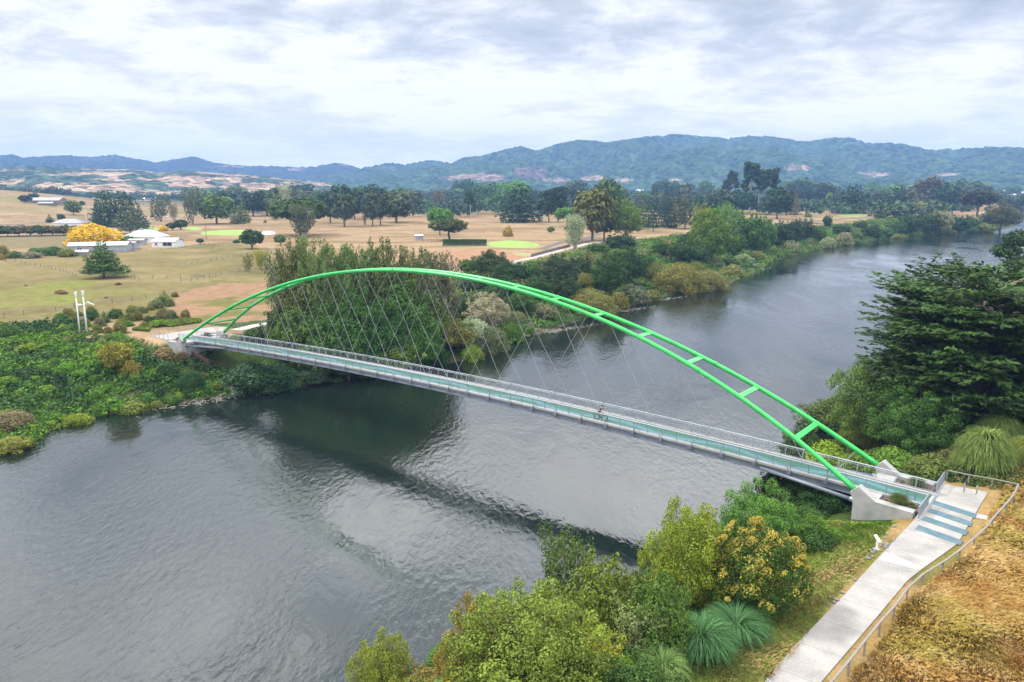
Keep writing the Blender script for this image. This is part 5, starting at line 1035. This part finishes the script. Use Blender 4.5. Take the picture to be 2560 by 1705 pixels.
def drycol(x, y, g):
    q = fbm(x / 4.5, y / 4.5, 81, 4); r = fbm(x / 1.4, y / 1.4, 82, 3); c = mixc(np.zeros(x.shape + (3,)) + (.46, .29, .09), (.54, .37, .15), sstep(.45, .65, r)); c = mixc(c, (.34, .32, .06), np.clip(sstep(.42, .72, q + .10 * (g.random(len(x)) - .5)), 0, 1) * .5); return mixc(c, (.38, .21, .06), sstep(.55, .7, fbm(x / 2.3, y / 2.3, 83, 3)) * .8)
blades('dry_grass', 'long dry golden grass on the slope beside the handrail', 640000, (14, 80, 15, 110), dryc, drycol, 84, h=.62, wid=.013)
def verc(x, y): s, n = toB(x, y); return near_side(x, y) & (river_sd(x, y) > 2) & (s > 58) & (s < 69.2) & (n < -6.2) & inframe(x, y, -2, 60)
def vercol(x, y, g):
    s, n = toB(x, y); q = fbm(x / 3, y / 3, 91, 3); c = mixc(np.zeros(x.shape + (3,)) + (.14, .25, .025), (.24, .28, .05), sstep(.45, .62, q)); return mixc(c, (.42, .28, .13), sstep(64.8, 68.2, s + 3.2 * (q - .5)) * sstep(-10, -22, n) * .9)
blades('verge_grass', 'green and straw coloured grass between path and trees', 130000, (5, 50, 20, 80), verc, vercol, 94, h=.45, wid=.02)
# woodland far beyond the golf course that reads as one mass
g = np.random.default_rng(77); n = 5200; aa = g.uniform(R(-36), R(36), n); r_ = 760 * (3300 / 760) ** g.random(n) ** .8; x, y = r_ * np.sin(aa), r_ * np.cos(aa)
k = (river_sd(x, y) > 45) & ((fbm(x / 230, y / 160, 78, 3) > .40) | (r_ > 1700)) & ~((x / y < -.40) & (y > 520) & (y < 1350)) & ~((x / y > -.05) & (x / y < .45) & (y < 820)); x, y = x[k], y[k]; z = ground(x, y) + 1.5
rd = g.uniform(5.5, 10.5, len(x)) * (1 - .25 * (np.hypot(x, y) > 2200)); P_ = np.stack([x, y, z + rd * .25], -1)
cl = palette(g, len(P_), [(.03, .055, .028), (.04, .08, .03), (.055, .095, .035), (.035, .06, .035), (.07, .10, .04), (.03, .05, .03)], x, y, 70, 79) * 1.35
scrub('distant_woodland', 'far woods filling the plain up to the foot of the hills', P_, rd, cl, 46, 1.5, 80, flat=1.05)
# pebbly drift on the far shore points
g = np.random.default_rng(88); Vs = []; cs = []
for (u, v, w_, n_) in ((1560, 778, 60, 260), (1880, 672, 50, 260), (1390, 828, 50, 220), (1640, 752, 50, 200), (520, 1005, 60, 200)):
    c = hit(u, v); 
    for i in range(n_):
        t = g.normal(); a = g.random() * 6.28; Lh = g.uniform(.3, 1.4); p = np.array((c.x + t * 5 * 1.2, c.y + t * 5 * .9 + g.normal() * 1.2, 0)); p[2] = max(WATER + .03, gz(p[0], p[1]) + .05); d = np.array((math.cos(a), math.sin(a), g.uniform(-.1, .25))) * Lh; s = np.array((-math.sin(a), math.cos(a), .3)) * .05
        Vs.append([p - s, p + s, p + d + s * .5, p + d - s * .5]); cs.append(np.array((.40, .34, .29)) * g.uniform(.5, 1.1))
tag(link(bpy.data.objects.new('driftwood_litter', quads_mesh('driftwood_litter', np.array(Vs), M['leafcol'], col=np.array(cs)))), 'pale drift twigs littering the far shore', kind='stuff')
# ------------------------------------------------------------------ draped sheets
def drape(name, ring, mat, label, off=0.06, rings=6):
    ring = [Vector(p[:2]) for p in ring]; c = sum(ring, Vector((0, 0))) / len(ring); mb = MB(); n = len(ring); mb.v.append((c.x, c.y, gz(c.x, c.y) + off))
    for k in range(1, rings + 1):
        for p in ring: q = c.lerp(p, k / rings); mb.v.append((q.x, q.y, gz(q.x, q.y) + (off if k < rings else .01)))
    for i in range(n):
        mb.f.append((0, 1 + i, 1 + (i + 1) % n))
        for k in range(rings - 1): a = 1 + k * n; mb.f.append((a + i, a + n + i, a + n + (i + 1) % n, a + (i + 1) % n))
    return tag(mb.build(name, mat, smooth=True), label, kind='structure')
def oval(u0, u1, v0, v1, n=28, wob=.08):
    cu, cv, ru, rv = (u0 + u1) / 2, (v0 + v1) / 2, (u1 - u0) / 2, (v1 - v0) / 2; out = []
    for i in range(n): a = 2 * math.pi * i / n; k = 1 + wob * math.sin(2 * a + cu) + wob * .6 * math.sin(3 * a); out.append(hit(cu + ru * k * math.cos(a), cv + rv * k * math.sin(a)))
    return out
M['turf2'] = paint('fairway_turf', (0.26, 0.25, 0.10), 0.9, var=0.12, scale=0.1)
M['sand'] = paint('bunker_sand', (0.58, 0.52, 0.44), 0.9, var=0.08, scale=0.3)
drape('putting_green', oval(497, 655, 575.5, 588.5), M['turf'], 'oval green turf left of the round dark tree'); drape('bunker', oval(651, 690, 578, 587), M['sand'], 'pale sand bunker beside the oval green')
drape('putting_green', oval(1212, 1350, 602, 620), M['turf'], 'oval green turf by the clipped hedge'); drape('putting_green', oval(2093, 2168, 534, 541.5), M['turf'], 'green turf by the far path')
drape('putting_green', oval(344, 400, 567, 575), M['turf'], 'green turf behind the white house'); drape('putting_green', oval(456, 508, 568, 575.5), M['turf'], 'green turf right of the yellow bush'); drape('putting_green', oval(1288, 1328, 632, 640), M['turf2'], 'small green patch by the far path')
def road(name, px, w, mat, label, off=.07, step=4.0):
    pts = [hit(u, v) if len(q) == 2 else None for q in px for (u, v) in [q[:2]]]; P = []
    for a, b in zip(pts[:-1], pts[1:]):
        m = max(1, int((b - a).length / step)); P += [a.lerp(b, i / m) for i in range(m)]
    P.append(pts[-1]); mb = MB()
    for i, p in enumerate(P):
        d = (P[min(i + 1, len(P) - 1)] - P[max(i - 1, 0)]); d.z = 0; d.normalize(); s = Vector((-d.y, d.x, 0))
        for k in (-1, -.33, .33, 1): q = p + s * (w / 2 * k); mb.v.append((q.x, q.y, gz(q.x, q.y) + off))
    for i in range(len(P) - 1):
        for k in range(3): a = i * 4 + k; mb.f.append((a, a + 1, a + 5, a + 4))
    return tag(mb.build(name, mat, smooth=True), label, kind='structure')
road('road', [(-160, 568), (60, 560), (160, 554), (240, 549), (330, 548)], 9, M['asphalt'], 'dark road crossing the dry paddocks on the left')
road('road', [(365, 550), (440, 547), (520, 543), (620, 540), (700, 536)], 8, M['asphalt'], 'road behind the golf course trees')
road('far_path', [(590, 826), (640, 814), (690, 806), (760, 800)], 3, M['gravel'], 'pale path curving away from the left end of the bridge')
road('far_path', [(1235, 668), (1290, 655), (1340, 643), (1400, 627), (1470, 609), (1530, 600), (1600, 594)], 3.2, M['gravel'], 'pale path running along the top of the far bank')
road('cart_path', [(1355, 622), (1395, 608), (1440, 600), (1475, 592), (1500, 585)], 4, M['asphalt'], 'grey cart path on the golf course')
road('far_path', [(1920, 566), (1965, 560), (2013, 553), (2072, 549), (2160, 543), (2200, 536), (2280, 529), (2330, 528)], 4, M['gravel'], 'path on top of the far bank beyond the giant pines')
def drapepoly(name, corners, z, mat, label): return tag(MB().prism(corners, z - .15, z).build(name, mat), label, kind='structure')
drapepoly('landing', [tuple(B(s, n).xy) for s, n in ((-71.2, -2.2), (-71.2, 2.2), (-72.5, 9), (-76, 12.5), (-79, 10), (-79, -4.2), (-71.6, -4.2))], ZP, pm_, 'pale concrete landing at the far end of the bridge')
sc_ = empty('gate_screen', B(-79, 0, ZP), BTH); tag(sc_, 'grey barred railing round the far landing', 'railing screen')
f = MB(); inv_ = (Matrix.Translation(B(-79, 0, ZP)) @ Matrix.Rotation(BTH, 4, 'Z')).inverted(); cs = [inv_ @ B(s, n, ZP) for s, n in ((-71.6, -4), (-78.8, -4), (-78.8, 10), (-76, 12))]
for a, b in zip(cs[:-1], cs[1:]):
    f.beam(a + Vector((0, 0, 1.15)), b + Vector((0, 0, 1.15)), .07, .05); f.beam(a + Vector((0, 0, .1)), b + Vector((0, 0, .1)), .05, .04); m = int((b - a).length / 1.8)
    for i in range(m): p = a.lerp(b, i / m); MB().beam(p, p + Vector((0, 0, 1.15)), .07, .07, up=(1, 0, 0)).build('post', M['steel'], sc_)
f.build('rails', M['steel'], sc_)
# ------------------------------------------------------------------ buildings
def house(px, py, w, d, hw, hr, rz, wall, roof, label, wins=(), cat='house', name='house', hip=False, chim=False):
    P = hit(px, py); h = empty(name, P, rz); tag(h, label, cat); x, y = w / 2, d / 2
    mb = MB().prism([(-x, -y), (x, -y), (x, y), (-x, y)], -.6, hw)
    if not hip: mb.add([(-x, -y, hw), (-x, y, hw), (-x, 0, hw + hr), (x, -y, hw), (x, y, hw), (x, 0, hw + hr)], [(0, 2, 1), (3, 4, 5)])
    mb.build('wall', wall, h)
    o = .45; r = MB(); k = (w / 2 - d / 2) if hip else x + o
    A = [(-x - o, -y - o, hw - .1), (x + o, -y - o, hw - .1), (x + o, y + o, hw - .1), (-x - o, y + o, hw - .1), (-k, 0, hw + hr), (k, 0, hw + hr)]
    tp = [(a, b, c + .14) for a, b, c in A]
    r.add(tp, [(0, 1, 5, 4), (2, 3, 4, 5), (1, 2, 5), (3, 0, 4)] if hip else [(0, 1, 5, 4), (2, 3, 4, 5)]); r.add(A, [(4, 5, 1, 0), (5, 4, 3, 2)] + ([(5, 2, 1), (4, 0, 3)] if hip else []))
    r.beam((-x - o, -y - o, hw), (x + o, -y - o, hw), .1, .2); r.beam((-x - o, y + o, hw), (x + o, y + o, hw), .1, .2)
    ro = r.build('roof', roof, h)
    if chim: MB().box((-x * .2, -.5, hw + hr), (1, 1, 2.2)).build('chimney', M['stainc'], ro)
    for (wx, wz, ww, wh) in wins:
        fr = MB().box((wx, -y - .04, wz), (ww + .3, .08, wh + .3)).build('window', M['white'], h); MB().box((wx, -y - .1, wz), (ww, .05, wh)).build('pane', M['glass'], fr)
        MB().box((wx, -y - .13, wz), (.1, .05, wh)).build('mullion', M['white'], fr)
    return h
house(421, 617, 12.8, 9, 3.1, 1.5, R(-8), M['white'], M['rooftin'], 'white weatherboard house wing with a wide dark window', [(2.2, 1.7, 5, 1.7), (-4, 1.7, 1.2, 1.2)])
house(366, 605, 20, 13, 3.2, 3.6, R(-6), M['white'], M['rooftin'], 'main white house with a pale hipped iron roof and chimney', [(-6, 1.7, 2, 1.3), (3, 1.7, 2, 1.3)], hip=True, chim=True)
house(252, 627, 26, 12, 3.0, 1.3, R(14), M['shed'], M['rooftin'], 'long low grey shed with a pale roof behind the layered tree', [(-8, 1.5, 2, 1)], 'shed', 'shed')
house(320, 622, 9, 6, 3.0, .7, R(4), M['shed'], M['roofgrey'], 'small grey shed joining the long shed to the house', [(1, 1.5, 1.6, 1)], 'shed', 'shed'); house(207, 639, 5, 3.4, 1.8, .7, R(10), M['roofgrey'], M['rooftin'], 'little hen house with a white roof at the end of the sheds', [], 'shed', 'shed')
house(345, 612, 8, 5, 2.6, .6, 0, M['shed'], M['gravel'], 'low lean-to between the shed and the white house', [(-1, 1.3, 1.4, .9)], 'shed', 'shed')
house(112, 509, 42, 16, 3.5, 3, R(-3), M['timber'], M['roofgrey'], 'long grey barn in the far left paddock', [(0, 1.8, 3, 2), (10, 1.8, 3, 2)], 'barn', 'barn'); house(118, 514, 16, 8, 2.4, 1.4, R(-3), M['post'], M['roofgrey'], 'small dark shed in front of the far barn', [], 'shed', 'shed')
house(176, 566, 22, 13, 2.6, 3.0, R(5), M['white'], M['roofgrey'], 'house with a low grey roof behind the orchard row', [(0, 1.4, 2, 1)], hip=True)
for u, v, w_, lb in ((360, 502, 22, 'white-roofed farm building left of the three beyond the paddock'), (388, 501, 24, 'white hipped farmhouse, middle of the three beyond the paddock'), (416, 500, 12, 'tall white farm building, right of the three beyond the paddock')): house(u, v, w_, 12, 3, 3.4, R(-4), M['white'], M['rooftin'], lb, [(2, 1.6, 2, 1.2)], hip=True)
house(1048, 601, 4.2, 3, 2.8, .5, 0, M['shed'], M['rooftin'], 'small shelter with a pale roof at the edge of the golf course', [(0, 1.5, 1, 1)], 'shelter', 'shelter')
tw = [(1560, 480, 30), (1600, 481, 22), (1750, 489, 34), (1735, 487, 20), (2455, 475, 34), (2472, 477, 26), (2490, 475, 30), (2508, 477, 26), (2526, 475, 34), (2545, 478, 30), (2500, 484, 40), (2550, 489, 44), (2440, 480, 20), (1146, 489, 30), (1090, 488, 20), (1310, 483, 26), (2170, 480, 26), (2300, 478, 26), (2350, 482, 30), (2535, 498, 24)]
for i, (u, v, w_) in enumerate(sorted(tw)):
    h = house(u, v, w_, 14, 6, 4.5, R((i * 37) % 50 - 25), M['white'], M['rooftin'] if i % 3 else M['roofgrey'], '%s distant white house from the left among the far trees' % ORD[i], [(0, 2, 4, 2)], name='distant_house'); h['group'] = 'distant houses among the far trees'
# ------------------------------------------------------------------ vehicles
def car(px, py, rz, col, label, van=False):
    P = hit(px, py); c = empty('van' if van else 'parked_car', P, rz); tag(c, label, 'van' if van else 'car'); L_, H_ = (5.6, 2.3) if van else (4.4, 1.45)
    prof = [(-L_ / 2, .35), (L_ / 2, .35), (L_ / 2, .8), (L_ * .27, .95), (L_ * .12, H_), (-L_ * .36, H_), (-L_ / 2, .95)] if not van else [(-L_ / 2, .35), (L_ / 2, .35), (L_ / 2, 1.1), (L_ * .36, 1.3), (L_ * .28, H_), (-L_ / 2, H_)]
    k = len(prof); MB().add([(x, -.85, z) for x, z in prof] + [(x, .85, z) for x, z in prof], [tuple(range(k)), tuple(reversed(range(k, 2 * k)))] + [(i, k + i, k + (i + 1) % k, (i + 1) % k) for i in range(k)]).build('body', paint('car_paint_' + col, {'white': (.75, .76, .78), 'grey': (.3, .32, .35)}[col], .25, var=.02), c)
    for s in (-1, 1):
        MB().box((-L_ * .1, s * .86, H_ * .78), (L_ * .42, .03, H_ * .24)).build('side_window', M['glass'], c)
        for x in (-L_ * .3, L_ * .3):
            w_ = MB().tube([(x, s * .72, .34), (x, s * .9, .34)], .34, 12).build('wheel', M['black'], c); MB().tube([(x, s * .88, .34), (x, s * .92, .34)], .2, 10).build('rim', M['steel'], w_)
    MB().box((L_ * .2, 0, H_ * .8), (.05, 1.4, H_ * .22), Matrix.Rotation(R(-35), 3, 'Y')).build('windscreen', M['glass'], c)
car(415, 543.5, .1, 'white', 'white car parked under the open spreading tree'); car(2262, 532, .5, 'white', 'white van parked on the far path', True); car(2248, 535, .5, 'grey', 'grey car parked behind the white van'); car(2455, 541, .3, 'white', 'white car under the brown-dark spreading tree'); car(1131, 522, .2, 'grey', 'grey car by the dark hedge behind the golf course')
# ------------------------------------------------------------------ twin lamp masts
for i, (u, v, tv) in enumerate(((200, 834, 730), (218, 836, 727))):
    P = hit(u, v); rx, ry, rz_ = ray(u, tv); H_ = CAM_H + rz_ / ry * P.y - P.z; l = empty('lamp_mast', P, BTH + i); tag(l, ['tall white mast, left of the twin masts on the left bank', 'tall white mast with a tilted panel, right of the twin masts on the left bank'][i], 'lamp post', 'twin white masts')
    MB().tube([(0, 0, -.5), (0, 0, H_ * .86)], [.20, .12], 8).build('pole', M['lampw'], l, True); MB().tube([(0, 0, H_ * .86), (0, 0, H_ * .9), (0, 0, H_)], [.12, .22, .32], 10).build('lamp_head', M['lampw'], l)
    a = R(-30) if i else R(160); pz = H_ * .71
    arm = MB().tube([(0, 0, pz), (.9, 0, pz + .1)], .05, 6); arm.build('bracket', M['lampw'], l); MB().box((1.3, 0, pz), (1.5 if i else 1.0, .9, .08), Matrix.Rotation(R(28 if i else 5), 3, 'Y')).build('solar_panel', M['rooftin'], l)
# ------------------------------------------------------------------ power poles
for u, v, tv, mt, lb in ((198, 636, 598, 'post', 'dark power pole beside the long shed'), (385, 599, 564, 'post', 'dark power pole with a transformer in front of the house roof'), (516, 598, 562, 'post', 'dark power pole on the paddock edge near the oval green'), (216, 558, 524, 'lampw', 'pale power pole beside the road'), (238, 545, 503, 'post', 'power pole left of the dark conifer clump'), (1042, 515, 485, 'post', 'thin power pole behind the golf course')):
    P = hit(u, v); rx, ry, rz_ = ray(u, tv); H_ = CAM_H + rz_ / ry * P.y - P.z; l = empty('power_pole', P, .3); tag(l, lb, 'power pole'); MB().tube([(0, 0, -.3), (0, 0, H_)], [.2, .13], 6).build('pole', M[mt], l); MB().box((0, 0, H_ - .6), (2.2, .12, .14)).build('crossarm', M[mt], l)
    if 'transformer' in lb: MB().tube([(0, -.4, H_ - 2.6), (0, -.4, H_ - 1.4)], .38, 8).build('transformer', M['shed'], l)
# ------------------------------------------------------------------ fences
def fence(px, label, gap=5.0, h=1.15, mat='post', name='wire_fence', rails=(.35, .7, 1.05), th=.13, wire=.018, ends=True, zoff=0):
    pts = [hit(u, v) for u, v in px]; o = pts[0].copy(); f_ = empty(name, o); tag(f_, label, 'fence'); P = []
    for a, b in zip(pts[:-1], pts[1:]): m = max(1, round((b - a).length / gap)); P += [a.lerp(b, i / m) for i in range(m)]
    P.append(pts[-1])
    for p in P: p.z = gz(p.x, p.y)
    if len(P) > 100: P = P[:100]
    for i, p in enumerate(P): k = 1.0 + (.25 if i % 4 == 0 else 0) * (gap > 3); MB().beam(p - o - Vector((0, 0, .3)), p - o + Vector((0, 0, h * k)), th, th, up=(1, 0, 0)).build('post', M[mat], f_)
    mb = MB()
    for a, b in zip(P[:-1], P[1:]):
        for z in rails: mb.beam(a - o + Vector((0, 0, z)), b - o + Vector((0, 0, z)), wire, wire * 1.5)
    mb.build('rails' if wire > .03 else 'wires', M['timber' if wire > .03 else 'steel'], f_); return f_
fence([(-60, 652), (40, 655), (102, 667), (160, 680), (190, 690)], 'post and wire fence down the left paddock to the layered tree'); fence([(300, 690), (348, 702), (382, 697), (417, 697), (452, 697), (478, 700)], 'post and wire fence right of the layered tree')
fence([(453, 706), (478, 704), (553, 688), (580, 684), (612, 678), (640, 674), (664, 673)], 'post and wire fence along the lane to the two small trees', 4); fence([(464, 664), (495, 658), (527, 653), (556, 648), (585, 643), (650, 632)], 'post and wire fence across the middle paddock', 6)
fence([(-60, 800), (10, 792), (60, 787), (140, 778), (230, 762), (330, 752), (400, 742), (440, 738)], 'wire fence along the top of the left bank', 5); fence([(290, 633), (350, 628), (420, 624), (455, 620), (510, 612), (560, 610), (600, 616)], 'picket fence in front of the white house', 3)
fence([(455, 593), (520, 596), (560, 600), (600, 604)], 'fence between the paddock and the oval green', 3); fence([(0, 592), (60, 591), (120, 591), (180, 590)], 'wire fence in front of the orchard row', 6)
fence([(250, 697), (290, 693)], 'wooden rail guard round the foot of the layered tree', 1.5, rails=(.4, .8, 1.15), wire=.09); fence([(478, 697), (500, 694), (512, 694)], 'wooden stock gate on the lane', 1.5, rails=(.4, .8, 1.2), wire=.08, mat='timber')
fence([(1328, 643), (1400, 623), (1425, 617)], 'dark picket fence along the far path, left stretch', 1.0, 1.35, rails=(.5, 1.1), th=.34, wire=.05, name='picket_fence'); fence([(1436, 613), (1475, 606)], 'dark picket fence along the far path, right stretch', 1.0, 1.35, rails=(.5, 1.1), th=.34, wire=.05, name='picket_fence')
fence([(1110, 617), (1150, 618), (1190, 617), (1222, 616)], 'grey fence at the foot of the clipped hedge', 1.6, 1.5, mat='timber', rails=(.5, 1.0, 1.4), wire=.03); fence([(1970, 563), (2020, 556), (2080, 551), (2160, 545), (2196, 539)], 'grey barrier along the far path beyond the giant pines', 3.5, 1.2, mat='steel', rails=(.5, .8, 1.1), wire=.12, name='barrier_fence')
# clipped hedge
a, b = hit(1108, 614), hit(1216, 614); o = (a + b) / 2; hd = empty('clipped_hedge', o, math.atan2(b.y - a.y, b.x - a.x)); tag(hd, 'clipped dark green hedge beside the oval green', 'hedge'); Lh = (b - a).length
g = np.random.default_rng(5); n = 9000; p = np.stack([g.uniform(-Lh / 2, Lh / 2, n), g.uniform(-1.1, 1.1, n), g.uniform(0, 3.1, n)], -1); f1 = g.integers(0, 3, n); nn = np.zeros((n, 3)); p[f1 == 0, 2] = 3.1; nn[f1 == 0, 2] = 1; p[f1 == 1, 1] = -1.1; nn[f1 == 1, 1] = -1; p[f1 == 2, 1] = 1.1; nn[f1 == 2, 1] = 1; p += g.normal(size=(n, 3)) * .14
o_ = link(bpy.data.objects.new('foliage', quads_mesh('foliage', leaf_quads(p, nn + .6 * g.normal(size=(n, 3)), .22, g), M['leaf'], tint=g.uniform(.7, 1.4, n))), hd); o_.color = (.045, .10, .02, 1)
mb = MB(); [mb.tube([(x, 0, -.2), (x, 0, 2.2)], .1, 5) for x in np.linspace(-Lh / 2 + 1, Lh / 2 - 1, 12)]; mb.build('stems', M['bark'], hd)
# low groundcover beds by the left landing
for px, lb in (([(385, 815), (400, 806), (470, 798), (505, 801), (500, 808), (430, 818)], 'green strip of low plants beside the far landing'), ([(330, 826), (350, 820), (378, 822), (372, 830)], 'small green strip of low plants left of the far landing')):
    P = [hit(u, v) for u, v in px]; xs, ys = [p.x for p in P], [p.y for p in P]; g = np.random.default_rng(len(lb)); x, y = g.uniform(min(xs), max(xs), 20000), g.uniform(min(ys), max(ys), 20000); k = inpoly(x, y, [(p.x, p.y) for p in P]); x, y = x[k], y[k]; q = np.stack([x, y, ground(x, y) + .05 + .5 * g.random(len(x))], -1)
    tag(link(bpy.data.objects.new('ground_cover_plants', quads_mesh('ground_cover_plants', leaf_quads(q, np.array((0, 0, 1.)) + .7 * g.normal(size=q.shape), .14, g), M['leafcol'], col=np.array((.13, .19, .02)) * g.uniform(.6, 1.3, (len(q), 1))))), lb, kind='stuff')
# ------------------------------------------------------------------ cyclist
S = 31.8; dz = zd(S) - .22; slope = math.atan(-2 * 1.53323 * S / L2 ** 2)
bp_ = B(S, -.75, dz); bike = empty('bicycle', bp_, BTH); bike.rotation_euler = (0, -slope, BTH); bike.scale = (1.16,) * 3; tag(bike, 'red and black bicycle being ridden along the deck', 'bicycle')
M['red'] = paint('red_frame', (.22, .03, .03), .35, var=.02); M['shirt'] = paint('blue_black_shirt', (.01, .035, .13), .8, scale=9, stain=(.01, .015, .03)); M['shorts'] = paint('dark_shorts', (.05, .012, .018), .85); M['skin'] = paint('skin', (.45, .25, .17), .6, var=.03); M['helm'] = paint('dark_helmet', (.03, .035, .045), .35)
fr = MB(); BB, HT, ST, RH, FH = (-.02, 0, .31), (.40, 0, .80), (-.22, 0, .86), (-.47, 0, .35), (.60, 0, .35)
for a, b in ((BB, HT), (BB, ST), ((-.2, 0, .78), (.38, 0, .86)), (BB, RH), ((-.2, 0, .78), RH)): fr.tube([a, b], .022, 8)
fb = fr.build('frame', M['red'], bike); MB().tube([(.39, 0, .9), HT, FH], .02, 8).build('fork', M['black'], bike)
for c in (RH, FH):
    th = [(c[0] + .325 * math.cos(t), 0, c[2] + .325 * math.sin(t)) for t in np.linspace(0, 2 * math.pi, 25)[:-1]]; wh = MB().tube([(c[0], -.04, c[2]), (c[0], .04, c[2])], .03, 8); [wh.tube([c, th[i]], .003, 3) for i in range(0, 24, 2)]; w_ = wh.build('wheel', M['steel'], bike)
    MB().tube(th, .042, 6, closed=True).build('tyre', M['black'], w_); MB().tube([(c[0] + .295 * math.cos(t), 0, c[2] + .295 * math.sin(t)) for t in np.linspace(0, 2 * math.pi, 25)[:-1]], .010, 5, closed=True).build('rim', M['steel'], w_)
MB().tube([(.42, .31, .99), (.44, .1, .97), (.44, -.1, .97), (.42, -.31, .99)], .014, 6).build('handlebar', M['black'], bike); MB().ellipsoid((-.25, 0, .90), (.14, .07, .035)).build('saddle', M['black'], bike)
MB().tube([(-.02, -.03, .31), (-.02, .03, .31)], .09, 12).build('chainring', M['black'], bike); MB().tube([(-.16, .16, .30), (-.16, .1, .30), (.12, -.1, .32), (.12, -.16, .32)], .012, 5).build('cranks', M['steel'], bike); MB().box((-.50, 0, .74), (.30, .10, .02)).build('rear_rack', M['black'], bike)
person = empty('person', bp_, BTH); person.rotation_euler = (0, -slope, BTH); person.scale = (1.16,) * 3; tag(person, 'cyclist in blue and black shirt, dark shorts and helmet riding towards the right bank', 'person')
def skinned(name, V, E, Rr, mat, sub=1):
    me = bpy.data.meshes.new(name); me.from_pydata(V, E, []); me.materials.append(mat); o = link(bpy.data.objects.new(name, me), person)
    md = o.modifiers.new('skin', 'SKIN'); me.skin_vertices or None
    for i, r in enumerate(Rr): sv = me.skin_vertices[0].data[i]; sv.radius = (r, r) if not hasattr(r, '__len__') else r
    me.skin_vertices[0].data[0].use_root = True; md.use_smooth_shade = True; s = o.modifiers.new('sub', 'SUBSURF'); s.levels = sub; s.render_levels = sub; return o
V = [(-.22, 0, .98), (-.12, 0, 1.14), (.02, 0, 1.32), (.10, 0, 1.42), (.16, 0, 1.50), (.20, 0, 1.58), (.225, 0, 1.68), (.215, 0, 1.75)]; Rr = [(.12, .15), (.11, .14), (.115, .16), (.09, .13), .05, .065, .088, .07]; E = [(i, i + 1) for i in range(7)]
def chain(root, pts, rs):
    k = root
    for p, r in zip(pts, rs): V.append(p); Rr.append(r); E.append((k, len(V) - 1)); k = len(V) - 1
    return k
for s in (-1, 1):
    kn, an = ((.16, .13 * s, .70), (-.10, .13 * s, .40)) if s > 0 else ((.24, .13 * s, .82), (.10, .13 * s, .42))
    chain(0, [(-.15, .10 * s, .94), kn, ((kn[0] + an[0]) / 2 - .02, .13 * s, (kn[2] + an[2]) / 2), an, (an[0] + .10, .13 * s, an[2] - .07), (an[0] + .18, .13 * s, an[2] - .08)], [.095, .06, .055, .038, .036, .03])
    w = chain(3, [(.12, .18 * s, 1.40), (.27, .27 * s, 1.20), (.38, .29 * s, 1.08), (.43, .28 * s, 1.03)], [.055, .04, .028, .03])
    for j in range(4): y = s * (.235 + .022 * j); Lf = (.95, 1.08, 1.0, .8)[j]; chain(w, [(.455, y, 1.025), (.465 + .006 * Lf, y, 1.0), (.455, y, .975), (.43, y, .965)], [.0095, .009, .0085, .008])
    chain(w, [(.425, s * .235, 1.01), (.415, s * .225, .985), (.425, s * .222, .968)], [.011, .010, .009])
body = skinned('body', V, E, Rr, M['skin'])
skinned('shirt', [(-.19, 0, 1.0), (-.11, 0, 1.15), (.03, 0, 1.33), (.10, 0, 1.43), (.13, .18, 1.40), (.21, .235, 1.28), (.13, -.18, 1.40), (.21, -.235, 1.28)], [(0, 1), (1, 2), (2, 3), (3, 4), (4, 5), (3, 6), (6, 7)], [(.135, .165), (.13, .16), (.135, .18), (.10, .14), .07, .058, .07, .058], M['shirt'])
skinned('shorts', [(-.22, 0, .99), (-.14, .10, .93), (.06, .125, .80), (-.14, -.10, .93), (.09, -.125, .86)], [(0, 1), (1, 2), (0, 3), (3, 4)], [(.135, .165), .11, .082, .11, .082], M['shorts'])
for i, (an, s) in enumerate((((-.10, .13, .40), 1), ((.10, -.13, .42), -1))): MB().ellipsoid((an[0] + .09, an[1], an[2] - .07), (.15, .05, .05)).build('shoe', M['black'], person, True)
he = MB().ellipsoid((.21, 0, 1.755), (.135, .105, .095), 14, 9); he.v = [(x, y, max(z, 1.735)) for x, y, z in he.v]; he.build('helmet', M['helm'], person, True)
fc = MB(); fc.ellipsoid((.318, 0, 1.675), (.022, .014, .02), 6, 5); fc.build('nose', M['skin'], person, True)
for s in (-1, 1): MB().ellipsoid((.302, s * .033, 1.70), (.010, .013, .008), 6, 5).build('eye', M['black'], person); MB().ellipsoid((.215, s * .09, 1.685), (.022, .012, .03), 6, 5).build('ear', M['skin'], person)
# a few dry bushes in the paddock and drift posts
for u, v, w_ in ((150, 733, 20), (296, 712, 14), (158, 735, 18), (65, 715, 7), (265, 745, 8)): T('bush_m2', u, v, v - w_ * .55, w_ * 1.2, (.19, .11, .07), '{o} little dry brown bush from the left in the paddock', cat='bush', group='dry brown bushes in the paddock')
# ------------------------------------------------------------------ finish the labels that count along a row
GROUPS['rocks'] = ROCKS
for gname, lst in GROUPS.items():
    lst.sort(key=lambda t: t[0])
    for i, (u, o) in enumerate(lst):
        if '{o}' in o['label']: o['label'] = o['label'].replace('{o}', ORD[i]).strip()
# ------------------------------------------------------------------ air
hz_m = bpy.data.materials.new('haze'); hz_m.use_nodes = True; nt = hz_m.node_tree; nt.nodes.clear()
vo = nt.nodes.new('ShaderNodeVolumePrincipled'); vo.inputs['Color'].default_value = (0.30, 0.52, 1.0, 1); vo.inputs['Density'].default_value = 0.000135; vo.inputs['Anisotropy'].default_value = 0.0
ou = nt.nodes.new('ShaderNodeOutputMaterial'); nt.links.new(vo.outputs[0], ou.inputs['Volume'])
hzb = MB().prism([(-7000, -400), (7000, -400), (7000, 7000), (-7000, 7000)], -16, 352).build('haze', hz_m); tag(hzb, 'thin bluish air over the plain', kind='stuff')
